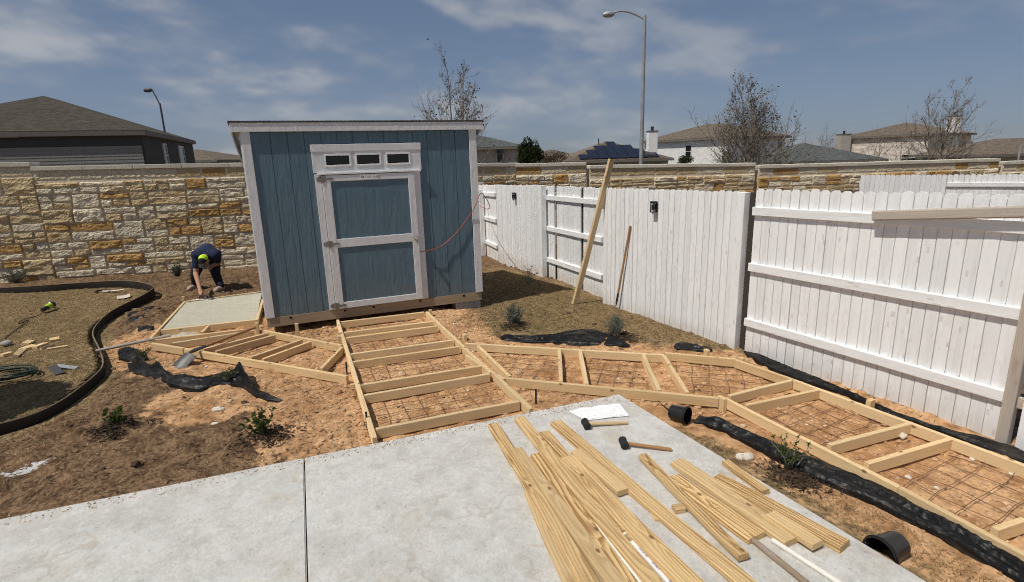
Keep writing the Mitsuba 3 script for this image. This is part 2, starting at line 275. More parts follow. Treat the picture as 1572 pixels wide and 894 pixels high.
mat('pebble', lambda p, n, uv: mix(dr.select(uv.x < 0, mix((0.07, 0.042, 0.025), (0.19, 0.125, 0.075), -uv.x), mix((0.33, 0.19, 0.095), (0.54, 0.36, 0.22), uv.x)), (0.66, 0.61, 0.54), smoothstep(0.94, 0.98, uv.y)) * (0.8 + 0.4 * noise(p.x * 60, p.y * 60, p.z * 60)), 0.95)
def ground_col(p, n, uv):
    f = fbm(p.x * 2.3, p.y * 2.3, 1, 4); g = fbm(p.x * 11, p.y * 11, 2, 4); h = noise(p.x * 55, p.y * 55, 1); k = noise(p.x * 130, p.y * 130, 5)
    orange = mix((0.325, 0.172, 0.078), (0.54, 0.33, 0.174), smoothstep(0.3, 0.7, g * 0.6 + f * 0.4)) * (0.78 + 0.4 * h)
    orange = mix(orange, (0.60, 0.50, 0.40), 0.35 * smoothstep(0.86, 0.94, noise(p.x * 48 + 9, p.y * 48, 3)))
    bed = mix((0.090, 0.051, 0.027), (0.215, 0.138, 0.076), smoothstep(0.25, 0.75, g * 0.55 + h * 0.45)) * (0.75 + 0.5 * k)
    straw = mix((0.125, 0.082, 0.040), (0.25, 0.178, 0.092), smoothstep(0.3, 0.7, g * 0.5 + h * 0.5)) * (0.72 + 0.55 * k)
    straw = mix(straw, (0.105, 0.100, 0.036), 0.30 * smoothstep(0.52, 0.7, f))
    wo = smoothstep(0.35, 0.65, uv.x + (g - 0.5) * 0.7 + (f - 0.5) * 0.5); ws = smoothstep(0.4, 0.6, uv.y + (g - 0.5) * 0.4)
    return mix(mix(bed, straw, ws), orange, wo)
mat('ground', ground_col, 0.97, (lambda p, n, uv: fbm(p.x * 16, p.y * 16, 3, 4) * 0.7 + noise(p.x * 90, p.y * 90) * 0.3, 4e-3), 0.035)
def house(k, a, rough=0.8, lap=0.0, brick=False):
    def fn(p, n, uv):
        s = (0.93 + 0.14 * fbm(p.x * 1.5, p.y * 1.5, p.z * 3)); c = mi.Color3f(a) * s
        return c
    mat(k, fn, rough)
house('wall_dark', (0.060, 0.058, 0.056)); house('wall_lap', (0.22, 0.215, 0.205)); house('wall_beige', (0.36, 0.34, 0.31)); house('wall_white', (0.74, 0.74, 0.73)); house('wall_grey', (0.30, 0.30, 0.29))
mat('wall_stone', lambda p, n, uv: mix((0.42, 0.36, 0.31), (0.76, 0.72, 0.66), noise((p.x + p.y) * 3.2, p.z * 5.5, 1)), 0.9)
mat('roof_brown', lambda p, n, uv: mix((0.075, 0.060, 0.046), (0.15, 0.122, 0.096), noise(p.x * 5, p.y * 5, p.z * 12)), 0.95)
mat('roof_dark', lambda p, n, uv: mix((0.038, 0.033, 0.026), (0.075, 0.066, 0.053), noise(p.x * 5, p.y * 5, p.z * 12)), 0.95)
mat('roof_grey', lambda p, n, uv: mix((0.05, 0.056, 0.055), (0.10, 0.108, 0.106), noise(p.x * 5, p.y * 5, p.z * 12)), 0.95)
flatmat('fascia', (0.16, 0.145, 0.13)); flatmat('fascia_white', (0.6, 0.6, 0.58)); flatmat('solar', (0.010, 0.012, 0.022), 0.12, spec=0.6)
# ================================================================ SETTING
GZ0 = 8.0
EDGE_PX = [(-90, 446), (0, 443), (72, 440), (132, 435), (179, 433), (215, 435), (236, 442), (197, 466), (161, 488), (145, 506), (143, 515), (150, 532), (158, 553), (155, 571), (131, 592), (97, 616), (44, 642), (0, 655), (-90, 690)]
EDGE = spline([at_height(u, v, 0.0)[:2] for u, v in EDGE_PX], 220)
LAWN = Polygon(np.vstack([EDGE, [(-14, 2.0), (-16, 11.0)]])).buffer(0)
EDGE_L = LineString(EDGE); LAWN_IN = LAWN.buffer(-0.045)
PZ = 0.09                                                      # top of the patio and of the forms
pc = at_height(950, 605, PZ)[:2]; pl = at_height(-40, 805, PZ)[:2]; pr = at_height(1425, 894, PZ)[:2]
dl, drr = nrm(pl - pc), nrm(pr - pc)
PATIO = Polygon([pc, pc + dl * 9, pc + dl * 9 + drr * 9, pc + drr * 9])
def px_poly(pts, z=PZ): return Polygon([at_height(u, v, z)[:2] for u, v in pts])
LADDER = px_poly([(518, 490), (654, 478), (820, 630), (577, 680)])
LFAN = px_poly([(230, 525), (395, 492), (530, 528), (538, 580)])
LSLAB = px_poly([(283, 462), (403, 448), (394, 495), (230, 522)])
RFAN = px_poly([(713, 526), (1024, 542), (1130, 551), (1260, 598), (1640, 741), (1640, 890), (1380, 748), (1104, 611), (775, 581)])
FORMS = shapely.union_all([LADDER, LFAN, RFAN])
STRAWS = shapely.union_all([px_poly(p, 0.0) for p in (
    [(690, 490), (745, 475), (760, 405), (840, 425), (926, 462), (1128, 540), (1100, 538), (1000, 520), (870, 505), (760, 512)],
    [(1040, 668), (1120, 690), (1263, 745), (1354, 790), (1489, 865), (1600, 960), (1480, 960), (1425, 894), (1200, 752)])] + [LAWN])
ORANGE = shapely.union_all([FORMS.buffer(0.20), px_poly([(470, 520), (560, 600), (575, 685), (470, 690), (440, 630), (380, 580), (290, 556), (240, 534)], 0), px_poly([(640, 470), (700, 485), (720, 520), (800, 660), (560, 690)], 0),
    px_poly([(960, 600), (1110, 622), (1165, 655), (1120, 660), (1020, 640)], 0), px_poly([(190, 525), (210, 545), (260, 560), (250, 530), (225, 510)], 0), px_poly([(285, 615), (330, 605), (350, 622), (310, 632)], 0).buffer(0.05)])
def gz(x, y):
    """The yard's height without its fine relief."""
    x, y = np.asarray(x, float), np.asarray(y, float); sh = x.shape; x, y = x.ravel(), y.ravel()
    z = -0.035 * np.clip(y - GZ0, 0, 7.5) - 0.055 * np.clip(y - 19, 0, 36)
    near = (np.abs(x) < 16) & (y < 18) & (y > -3)
    P = shapely.points(x[near], y[near]); inl = shapely.contains(LAWN_IN, P); de = shapely.distance(EDGE_L, P); dp = shapely.distance(PATIO, P); df = shapely.distance(FORMS, P)
    bed = -0.085 * np.exp(-(de / 0.45) ** 2) * (~inl)
    zz = z[near] + bed + np.where(inl, 0.0, 0.055 * np.exp(-dp / 0.22) * (df > 0.15)) - 0.02 * np.exp(-df / 0.05) * (df > 0)
    zz = np.where(dp <= 0, -0.12, zz); z[near] = zz
    return z.reshape(sh)
def on_ground(u, v, dz=0.0):
    z = 0.0
    for _ in range(12): p = at_height(u, v, z); z = 0.5 * z + 0.5 * (float(gz(p[0], p[1])) + dz)
    return p
def build_ground():
    def axis(a, b, st, lo, hi):
        c = np.arange(a, b + 1e-6, st); g, s, v = [], st, b
        while v < hi: s *= 1.22; v += s; g.append(v)
        l, s, v = [], st, a
        while v > lo: s *= 1.22; v -= s; l.append(v)
        return np.r_[l[::-1], c, g]
    xs, ys = axis(-9.0, 4.6, 0.032, -700, 700), axis(2.2, 12.0, 0.032, -120, 900)
    X, Y = np.meshgrid(xs, ys, indexing='ij'); Z = gz(X, Y); x, y = X.ravel(), Y.ravel(); P3 = np.stack([x, y, 0 * x], -1)
    near = (np.abs(x) < 16) & (y < 18) & (y > -3); wo, ws = np.zeros(len(x)), np.zeros(len(x)); pts = shapely.points(x[near], y[near])
    wo[near] = np.clip(1 - (shapely.distance(ORANGE, pts) / 0.6), 0, 1); ds = shapely.distance(STRAWS, pts); ws[near] = np.clip(1 - ds / 0.35, 0, 1); ws[~near] = 1
    n1 = meshkit.fbm(P3 * 1.7, 4, 1) - 0.5; n2 = meshkit.fbm(P3 * 6.5, 4, 2) - 0.5; n3 = np.maximum(meshkit.fbm(P3 * 13, 2, 3) - 0.55, 0)
    rough = 0.35 + 0.65 * (1 - ws); fade = np.exp(-np.maximum(np.hypot(x, y - 6) - 12, 0) / 8)
    inform = np.zeros(len(x)); inform[near] = shapely.contains(FORMS, pts); inp = np.zeros(len(x), bool); inp[near] = shapely.contains(PATIO, pts)
    dz = (0.05 * n1 + (0.07 - 0.03 * wo) * n2 * rough + (0.10 - 0.05 * wo) * n3 * rough) * fade * np.where(inform > 0, 0.75, 1) - 0.012 * inform
    de = np.full(len(x), 9.0); de[near] = np.minimum(shapely.distance(EDGE_L, pts), shapely.distance(PATIO, pts)); dz *= np.clip(de / 0.12, 0.15, 1)
    Zz = Z.ravel() + np.where(inp, 0, dz)
    i = np.arange(len(xs) - 1)[:, None] * len(ys) + np.arange(len(ys) - 1)[None]; i = i.ravel()
    F = np.vstack([np.stack([i, i + len(ys), i + len(ys) + 1], -1), np.stack([i, i + len(ys) + 1, i + 1], -1)])
    k = part(None, 'ground', (np.stack([x, y, Zz], -1), F), 'ground', smooth=True, uv=np.stack([wo, ws], -1)); labels[k] = {'label': 'bare soil, orange fill dirt and dry lawn of the back yard', 'category': 'ground', 'kind': 'structure'}
    from scipy.interpolate import RegularGridInterpolator
    return RegularGridInterpolator((xs, ys), Zz.reshape(len(xs), len(ys)), bounds_error=False, fill_value=0.0)
GI = build_ground()
def gh(x, y): return GI(np.stack([np.asarray(x, float), np.asarray(y, float)], -1))

def build_patio():
    j0, j1 = at_height(467, 703, PZ)[:2], at_height(472, 894, PZ)[:2]; dj = nrm(j1 - j0)
    k = thing('patio', 'broom finished grey concrete patio with one long joint', 'patio'); labels[k]['kind'] = 'structure'; ez = np.array([0, 0, 1.0])
    g = 0.004
    s = (j0 - pc) @ dl
    right = [pc, pc + dl * (s - g), pc + dl * (s - g) + dj * 7.5, pc + drr * 8]
    left = [pc + dl * (s + g), pc + dl * (s + 3.2), pc + dl * (s + 3.2) + dj * 7.5, pc + dl * (s + g) + dj * 7.5]
    for q in (right, left):
        pg = Polygon(q).buffer(-0.012).buffer(0.012, quad_segs=3)
        m1 = extrude(pg, PZ - 0.006 + 0.15, np.array([0, 0, -0.15]), np.array([1., 0, 0]), np.array([0, 1., 0]), ez)
        m2 = extrude(pg.buffer(-0.006), 0.006, np.array([0, 0, PZ - 0.006]), np.array([1., 0, 0]), np.array([0, 1., 0]), ez)
        part(k, 'slab', cat([m1, m2]), 'concrete')
build_patio()

def scatter(n, poly, fn_z=None):
    minx, miny, maxx, maxy = poly.bounds; out = np.zeros((0, 2))
    while len(out) < n:
        q = rng.uniform((minx, miny), (maxx, maxy), (n * 2, 2)); out = np.vstack([out, q[shapely.contains_xy(poly, q[:, 0], q[:, 1])]])
    return out[:n]
def build_pebbles():
    ico = trimesh.creation.icosphere(0); V0, F0 = ico.vertices, ico.faces; V, F, U = [], [], []; o = 0
    bedp = Polygon([(-9, 3.0), (-4, 2.9), (1.0, 4.7), (3.6, 3.4), (3.2, 5.5), (1.5, 8), (-1, 12), (-9, 12.4)]).difference(PATIO.buffer(0.01)).difference(LSLAB)
    sets = [(ORANGE.difference(PATIO.buffer(0.01)).difference(LSLAB), 7000, (0.005, 0.024)), (bedp.difference(LAWN), 1300, (0.005, 0.018))]
    for poly, n, (a, b) in sets:
        q = scatter(n, poly); z = gh(q[:, 0], q[:, 1])
        for (x, y), zz in zip(q, z):
            brown = n < 3000; r = a + (b - a) * rng.random() ** 6; v = V0 * (1 + 0.35 * rng.standard_normal((12, 1)) * 0.5) * r * np.array([1.25, 1, 0.65]); th = rng.uniform(0, 6.28); c, s = math.cos(th), math.sin(th)
            V.append(v @ np.array([[c, s, 0], [-s, c, 0], [0, 0, 1]]) + (x, y, zz + r * 0.2)); F.append(F0 + o); o += 12; U.append(np.full((12, 2), (-rng.random() if brown and rng.random() < 0.85 else rng.random(), rng.random())))
    q = scatter(380, bedp.difference(LAWN).difference(FORMS)); z = gh(q[:, 0], q[:, 1]); ic = trimesh.creation.icosphere(2)
    for (x, y), zz in zip(q, z):
        r = 0.010 + 0.026 * rng.random() ** 3; org = ORANGE.contains(shapely.Point(x, y)); v = ic.vertices * (1 + 0.7 * (meshkit.noise(ic.vertices * 1.7 + rng.uniform(0, 90, 3))[:, None] - 0.5)) * r * np.array([1.2, 1, 0.7]); V.append(v + (x, y, zz + r * 0.15)); F.append(ic.faces + o); o += len(v); U.append(np.full((len(v), 2), (rng.random() if org else -rng.random(), 0.3)))
    edge = LineString([pc + dl * 0.02 + drr * 0.03, pc + dl * 6]).buffer(0.10).intersection(PATIO); q = scatter(900, edge)
    for x, y in q: r = rng.uniform(0.0015, 0.006); V.append(V0 * r * np.array([1.2, 1, 0.6]) + (x, y, PZ + r * 0.3)); F.append(F0 + o); o += 12; U.append(np.full((12, 2), (rng.random() if rng.random() < 0.6 else -rng.random(), 0.3)))
    solo('gravel', (np.vstack(V), np.vstack(F)), 'pebble', 'loose limestone pebbles and clods strewn over the dug soil', 'gravel', kind='stuff', uv=np.vstack(U))
build_pebbles()
def build_grass():
    for poly, n, h, m, name, lab in ((LAWN.intersection(Polygon([(-11, 3.2), (-3, 3.2), (-3, 12), (-11, 12)])), 60000, 0.030, 'straw', 'dry_grass', 'dry straw coloured lawn blades inside the curved edging'),
                          (LAWN.intersection(Polygon([(-11, 3.2), (-3, 3.2), (-3, 8.6), (-11, 8.6)])), 12000, 0.032, 'straw_green', 'green_grass', 'sparse green blades coming up through the dormant lawn'),
                          (STRAWS.difference(LAWN.buffer(0.1)), 30000, 0.034, 'straw', 'dry_turf', 'matted dry turf beside the fence and the patio edge')):
        q = scatter(n, poly); z = gh(q[:, 0], q[:, 1]); th = rng.uniform(0, 6.28, n); L = h * rng.uniform(0.5, 1.4, n); lean = rng.uniform(0.5, 1.6, n); w = 0.0028
        b = np.stack([q[:, 0], q[:, 1], z - 0.004], -1); s = np.stack([-np.sin(th), np.cos(th), 0 * th], -1) * w; t = b + np.stack([np.cos(th) * np.sin(lean) * L, np.sin(th) * np.sin(lean) * L, np.cos(lean) * L * 0.9 + 0.008], -1)
        V = np.stack([b - s, b + s, t], 1).reshape(-1, 3); solo(name, (V, np.arange(3 * n).reshape(-1, 3)), m, lab, 'grass', kind='stuff')
build_grass()
def build_litter():
    bedp = Polygon([(-9, 3.0), (-4, 2.9), (1.0, 4.7), (3.6, 3.4), (3.2, 5.5), (1.5, 8), (-1, 12), (-9, 12.4)]).difference(PATIO.buffer(0.01)).difference(LSLAB).difference(LAWN.buffer(0.03)).difference(FORMS)
    n = 26000; q = scatter(n, bedp); z = gh(q[:, 0], q[:, 1]); th = rng.uniform(0, 6.28, n); L = rng.uniform(0.008, 0.038, n); w = rng.uniform(0.0015, 0.005, n); c = np.stack([q[:, 0], q[:, 1], z + 0.004], -1)
    a = np.stack([np.cos(th), np.sin(th), rng.uniform(-0.3, 0.3, n)], -1) * L[:, None]; b = np.stack([-np.sin(th), np.cos(th), rng.uniform(-0.3, 0.3, n)], -1) * w[:, None]; V = np.stack([c - a - b * 0.3, c + b, c + a - b * 0.2, c - b], 1).reshape(-1, 3); i = np.arange(n)[:, None] * 4
    k = solo('mulch_litter', (V, np.vstack([i + np.array([0, 2, 1]), i + np.array([0, 3, 2])])), 'litter', 'fine bark and straw litter scattered over the bare bed', 'mulch', kind='stuff', uv=np.repeat(rng.random((n, 2)), 4, 0))
mat('litter', lambda p, n, uv: mix(mix((0.04, 0.025, 0.016), (0.13, 0.09, 0.055), uv.x), (0.36, 0.28, 0.17), smoothstep(0.72, 0.9, uv.y)), 0.95)
build_litter()

# ================================================================ STONE WALL
def rough_stone(O, ex, ey, ez, w, h, depth, seed, flatf=False):
    """A split-faced stone: lower-left corner O, along ex, up ez, face towards ey; a height field with broken edges."""
    st = 0.024; nx, nz = max(4, int(w / st)), max(4, int(h / st)); u = np.linspace(0, 1, nx + 1); v = np.linspace(0, 1, nz + 1); U, Vv = np.meshgrid(u, v, indexing='ij')
    P = np.stack([U * w + seed * 3.7, Vv * h, 0 * U + seed * 1.3], -1)
    jx = (meshkit.noise(P * 9 + 50) - 0.5) * 0.045; jz = (meshkit.noise(P * 9 + 90) - 0.5) * 0.045
    e = np.minimum(np.minimum(U, 1 - U) * w, np.minimum(Vv, 1 - Vv) * h); k = np.clip(e / 0.028, 0, 1) ** 0.6
    if flatf: H = depth * np.clip(e / 0.006, 0, 1) + 0.004 * (meshkit.fbm(P * 12, 2) - 0.5)
    else:
        r = np.abs(meshkit.fbm(P * np.array([5, 8, 1]), 4, 3) - 0.5) * 2; H = k * depth * (0.15 + 1.35 * meshkit.fbm(P * np.array([5, 9, 1]), 4, 1) + 0.35 * r)
    edge = (U > 0) & (U < 1) & (Vv > 0) & (Vv < 1)
    cx = np.where(edge, jx * 0.3, jx * (0 if flatf else 0.6)); cz = np.where(edge, jz * 0.3, jz * (0 if flatf else 0.6))
    X = O + (U * w + cx)[..., None] * ex + (Vv * h + cz)[..., None] * ez + np.where(edge, H, -0.03)[..., None] * ey
    i = (np.arange(nx)[:, None] * (nz + 1) + np.arange(nz)[None]).ravel(); F = np.vstack([np.stack([i, i + nz + 1, i + nz + 2], -1), np.stack([i, i + nz + 2, i + 1], -1)])
    return X.reshape(-1, 3), F
WALL_PTS = [np.array(p) for p in ((-24.0, 9.1), (-11.7, 12.0), (-5.6, 13.45), (0.2, 15.75), (19.0, 17.75), (30.0, 19.0))]
WALL_CAPS = {0: [(-24, -10.6, 2.47, 2.46), ], }
def build_wall():
    wk = thing('stone_wall', 'long cream and ochre split limestone wall with flat cap blocks behind the yard', 'wall'); r = np.random.default_rng(12); ez = np.array([0, 0, 1.0])
    def wall_at(u, v, i): return at_plane(u, v, WALL_PTS[i], WALL_PTS[i + 1])
    tops = {}
    def X(p, i): e = nrm(WALL_PTS[i + 1] - WALL_PTS[i]); return (p[:2] - WALL_PTS[i]) @ e
    runs = []                                                   # (segment, s0, s1, top0, top1, visible)
    a, b, c = wall_at(47, 249, 1), wall_at(47, 255.5, 1), wall_at(373, 249.6, 1); L = [np.linalg.norm(WALL_PTS[i + 1] - WALL_PTS[i]) for i in range(5)]
    zl = b[2] + (c[2] - b[2]) * (L[1] - X(b, 1)) / (X(c, 1) - X(b, 1))
    runs += [(0, 0, L[0], a[2] + 0.1, a[2] + 0.02, False), (1, 0, X(a, 1), a[2] + 0.02, a[2], True), (1, X(b, 1), L[1], b[2], zl, True)]
    d, e2, f, g, h, i2, j = [wall_at(*q, 3) for q in ((740, 253), (900, 249), (905, 254), (1160, 250), (1165, 254), (1535, 243), (1540, 248))]
    runs += [(2, 0, L[2], zl - 0.03, d[2] + 0.02, False), (3, 0, X(e2, 3), d[2], e2[2], True), (3, X(f, 3), X(g, 3), f[2], g[2], True), (3, X(h, 3), X(i2, 3), h[2], i2[2], True), (3, X(j, 3), L[3], j[2], j[2] - 0.02, True), (4, 0, L[4], j[2] - 0.03, j[2] - 0.1, False)]
    core, infill, inuv, count = [], [], [], 0
    for seg, s0, s1, t0, t1, vis in runs:
        P0 = WALL_PTS[seg]; ex = np.array([*nrm(WALL_PTS[seg + 1] - P0), 0]); ey = np.array([ex[1], -ex[0], 0])
        B = np.array([*P0, 0.0]); Ls = s1 - s0; top = lambda s: t0 + (t1 - t0) * (s - s0) / Ls
        zb = -0.6
        A = B + ex * s0; pts = [(0, zb), (Ls, zb), (Ls, t1 - 0.1), (0, t0 - 0.1)]
        core.append(extrude(pts, 0.30, A - ey * 0.30, ex, ez, ey))
        n = max(1, round(Ls / (1.02 if seg < 3 else 0.80))); cw = Ls / n
        for q in range(n):
            sa, sb = s0 + q * cw + 0.004, s0 + (q + 1) * cw - 0.004; zc = top((sa + sb) / 2); jit = r.uniform(-0.004, 0.004); tilt = (t1 - t0) / Ls; ax = nrm(ex + ez * tilt)
            mesh = box(B + ex * (sa + sb) / 2 - ey * (0.15 - jit) + ez * (zc - 0.05 + jit), (sb - sa, 0.40, 0.095), (ax, ey, np.cross(ax, ey)), 0.008)
            part(wk, 'cap_stone', mesh, 'cap', uv=np.full((len(mesh[0]), 2), r.random()))
        # courses below the cap: one of smooth cut blocks, then split stone
        zlow = (-0.45 if seg < 3 else (1.0 if seg == 3 else 0.6)) if vis else 0.4
        s = s0
        while s < s1 - 0.02:
            w = min(r.uniform(0.45, 0.85), s1 - s); w = s1 - s if s1 - s - w < 0.15 else w; hh = 0.20; kk = 0.3 + 0.35 * r.random() if r.random() < 0.86 else 0.9
            O = B + ex * (s + 0.006) + ez * (min(top(s), top(s + w)) - 0.1 - hh); m = rough_stone(O, ex, ey, ez, w - 0.012, hh, 0.012, r.integers(1, 999), True); uv = np.full((len(m[0]), 2), (kk, 0.2))
            if vis and count < 296: part(wk, 'stone', m, 'stone', smooth=40, uv=None) if False else part(wk, 'stone', m, 'stone', uv=uv); count += 1
            else: infill.append((*m, uv))
            s += w
        z = min(t0, t1) - 0.1 - 0.21
        while z > zlow:
            hb = r.uniform(0.25, 0.42) * (0.8 if seg >= 3 else 1.0); s = s0
            while s < s1 - 0.02:
                w = r.uniform(0.36, 0.98) * (0.75 if seg >= 3 else 1.0); w = s1 - s if s1 - s - w < 0.22 else w; cells = []
                if r.random() < 0.30 and w < 0.62: cells = [(0, 0, w, hb)]
                else:
                    y = hb * r.uniform(0.36, 0.64)
                    for y0, y1 in ((0, y), (y, hb)):
                        if w > 0.5 and r.random() < 0.5: x = w * r.uniform(0.35, 0.65); cells += [(0, y0, x, y1), (x, y0, w, y1)]
                        else: cells.append((0, y0, w, y1))
                for x0, y0, x1, y1 in cells:
                    g = 0.005; q = r.random() if seg < 3 else 0.25 + 0.75 * r.random(); O = B + ex * (s + x0 + g / 2) + ez * (z - hb + y0 + g / 2)
                    m = rough_stone(O, ex, ey, ez, x1 - x0 - g, y1 - y0 - g, r.uniform(0.036, 0.070), r.integers(1, 9999)); uv = np.full((len(m[0]), 2), (q, r.random()))
                    seen = vis and (seg < 3 or z - hb + y1 > 1.12) and s + x0 > (-1 if seg != 1 else X(wall_at(-25, 300, 1), 1)) and count < 296
                    if seen: part(wk, 'stone', m, 'stone', uv=uv); count += 1
                    else: infill.append((*m, uv))
                s += w
            z -= hb
    part(wk, 'mortar_core', cat(core), 'mortar')
    m = cat(infill); part(wk, 'stone_infill', (m[0], m[1]), 'stone', uv=m[2], stuff=True)
build_wall()

# ================================================================ SHED
SL = np.array([-3.318, 7.089, 0.0]); SYAW = 0.387; SD = np.array([math.cos(SYAW), math.sin(SYAW), 0]); SN = np.array([SD[1], -SD[0], 0]); EZ = np.array([0, 0, 1.0])
def S(s, z, o=0.0): return SL + SD * s + EZ * z + SN * o
def sbox(s0, s1, z0, z1, o0, o1, cham=0.002): return box(S((s0 + s1) / 2, (z0 + z1) / 2, (o0 + o1) / 2), (s1 - s0, o1 - o0, z1 - z0), (SD, SN, EZ), cham)
def build_shed():
    k = thing('garden_shed', 'blue lean-to shed with white trim and a single wide door', 'shed'); W, D, z0, z1 = 3.08, 2.40, 0.235, 2.655
    # front siding: vertical planks with recessed grooves between, cut around the door opening
    x = 0.095; edges = [x] + [0.33 + 0.2032 * i for i in range(13)] + [2.975]
    for a, b in zip(edges[:-1], edges[1:]):
        a2, b2 = a + 0.004, b - 0.004; zones = [(z0, z1 + 0.03)]
        if a2 < 2.20 and b2 > 0.85: zones = [(2.40, z1 + 0.03)]
        for za, zb in zones: part(k, 'siding_plank', sbox(a2, b2, za, zb, -0.012, 0.0, 0.0015), 'siding_blue')
        if a2 < 0.85 < b2: part(k, 'siding_plank', sbox(a2, 0.84, z0, 2.398, -0.012, 0.0, 0.0015), 'siding_blue')
        if a2 < 2.20 < b2: part(k, 'siding_plank', sbox(2.19, b2, z0, 2.398, -0.012, 0.0, 0.0015), 'siding_blue')
    part(k, 'front_wall', cat([sbox(0.02, 0.85, z0, z1, -0.08, -0.014), sbox(2.19, W - 0.02, z0, z1, -0.08, -0.014), sbox(0.85, 2.19, 2.36, z1, -0.08, -0.014), sbox(0.85, 2.19, z0, 2.19, -0.08, -0.034)]), 'siding_blue')
    sl = math.tan(math.radians(14)); zr = z1 - sl * D
    for sx in (0.0, W - 0.07):
        O = S(sx, 0, -0.085); part(k, 'side_wall', extrude([(0, z0), (D - 0.09, z0), (D - 0.09, zr), (0, z1 - 0.03)], 0.07, O, -SN, EZ, SD), 'siding_blue')
    part(k, 'rear_wall', sbox(0.072, W - 0.072, z0, zr - 0.03, -D, -D + 0.07), 'siding_blue')
    part(k, 'floor', sbox(0.03, W - 0.03, z0 - 0.02, z0 - 0.001, -D + 0.08, -0.09), 'rim_wood')
    for a, b in ((-0.005, 0.103), (W - 0.103, W + 0.008)):
        part(k, 'corner_trim', cat([sbox(a, b, z0 - 0.005, z1 + 0.01, 0.001, 0.020, 0.003)]), 'trim_white')
    part(k, 'corner_trim', sbox(W + 0.001, W + 0.016, z0 - 0.005, z1 - 0.02, -0.10, 0.0, 0.003), 'trim_white'); part(k, 'corner_trim', sbox(-0.017, -0.002, z0 - 0.005, z1 - 0.02, -0.10, 0.0, 0.003), 'trim_white')
    # roof: deck falling to the rear, white fascia all round
    ax = nrm(-SN - EZ * sl); up = np.cross(ax, SD); up = up if up[2] > 0 else -up; ov, of = 0.11, 0.030
    c0 = S(W / 2, z1 + 0.095, of); Lr = (D + of + 0.15) / math.cos(math.radians(14)); mid = c0 + ax * Lr / 2
    rk = part(k, 'roof', box(mid + up * 0.012, (W + 2 * ov + 0.03, Lr + 0.05, 0.022), (SD, ax, up), 0.003), 'shingle')
    for q in range(14):                                                        # shingle courses, each lapping the one below it
        part(rk, 'shingle_course', box(c0 + ax * (0.02 + (q + 0.5) * Lr / 14) + up * (0.026 + 0.0), (W + 2 * ov + 0.025, Lr / 14 + 0.01, 0.007), (SD, nrm(ax + up * 0.035), nrm(up - ax * 0.035)), 0.0), 'shingle')
    part(k, 'fascia', box(c0 - EZ * 0.047 + SN * 0.004, (W + 2 * ov, 0.020, 0.115), (SD, SN, EZ), 0.003), 'trim_white')
    for s_ in (-ov + 0.0, W + ov):
        ctr = S(s_ + (0.010 if s_ < 0 else -0.010), z1 + 0.095, of) + ax * Lr / 2 - up * 0.058
        part(k, 'fascia', box(ctr + ax * 0.012, (0.019, Lr - 0.03, 0.112), (SD, ax, up), 0.003), 'trim_white')
    part(k, 'soffit', box(mid - up * 0.009, (W + 2 * ov - 0.042, Lr - 0.05, 0.014), (SD, ax, up)), 'trim_white')
    # transom of three windows over the door
    t = part(k, 'transom', cat([sbox(0.797, 2.258, 2.385, 2.478, 0.001, 0.030, 0.003), sbox(0.802, 0.955, 2.115, 2.384, 0.001, 0.022, 0.003), sbox(2.105, 2.252, 2.115, 2.384, 0.001, 0.022, 0.003),
        sbox(0.956, 2.104, 2.355, 2.3845, 0.001, 0.020), sbox(0.956, 2.104, 2.116, 2.190, 0.001, 0.020), sbox(1.300, 1.355, 2.191, 2.354, 0.001, 0.020), sbox(1.700, 1.762, 2.191, 2.354, 0.001, 0.020)]), 'trim_white')
    for a, b in ((0.957, 1.299), (1.356, 1.699), (1.763, 2.103)):
        f = part(k, 'window', cat([sbox(a, b, 2.332, 2.354, -0.01, 0.030), sbox(a, b, 2.191, 2.212, -0.01, 0.030), sbox(a, a + 0.020, 2.2125, 2.3315, -0.01, 0.030), sbox(b - 0.020, b, 2.2125, 2.3315, -0.01, 0.030)]), 'white_gloss')
        part(f, 'pane', sbox(a + 0.018, b - 0.018, 2.21, 2.334, -0.006, -0.001, 0), 'dark_glass')
    part(k, 'drip_cap', cat([sbox(0.845, 2.235, 2.100, 2.114, 0.001, 0.060, 0.003), sbox(0.845, 2.235, 2.090, 2.0995, 0.053, 0.060, 0.002)]), 'white_gloss')
    # casing and door
    part(k, 'door_casing', sbox(0.812, 0.893, z0 + 0.004, 2.099, 0.001, 0.026, 0.003), 'trim_white')
    part(k, 'door_casing', sbox(2.140, 2.225, z0 + 0.004, 2.099, 0.001, 0.026, 0.003), 'trim_white')
    dk = thing_part(k, 'door')
    part(dk, 'stile', sbox(0.900, 1.006, z0 + 0.012, 2.080, 0.001, 0.052, 0.003), 'trim_white'); part(dk, 'stile', sbox(2.044, 2.136, z0 + 0.012, 2.080, 0.001, 0.052, 0.003), 'trim_white')
    for a, b in ((z0 + 0.012, 0.335), (1.108, 1.225), (2.000, 2.080)): part(dk, 'rail', sbox(1.0065, 2.0435, a, b, 0.001, 0.051, 0.003), 'trim_white')
    for a, b in ((0.3355, 1.1075), (1.2255, 1.9995)): part(dk, 'panel', sbox(1.0068, 2.0432, a, b, -0.01, 0.036, 0), 'siding_blue')
    for zc in (2.035, 1.165, 0.295):
        part(dk, 'hinge', cat([extrude([(0, -0.045), (0.035, -0.04), (0.05, -0.012), (0.125, -0.016), (0.14, 0.0), (0.125, 0.016), (0.05, 0.014), (0.035, 0.045), (0, 0.045)], 0.005, S(0.905, zc, 0.0525), SD, EZ, SN),
             extrude([(0, -0.04), (-0.06, -0.02), (-0.06, 0.02), (0, 0.04)], 0.005, S(0.891, zc, 0.0265), SD, EZ, SN), tube([S(0.898, zc - 0.045, 0.058), S(0.898, zc + 0.045, 0.058)], 0.008)]), 'hinge_metal')
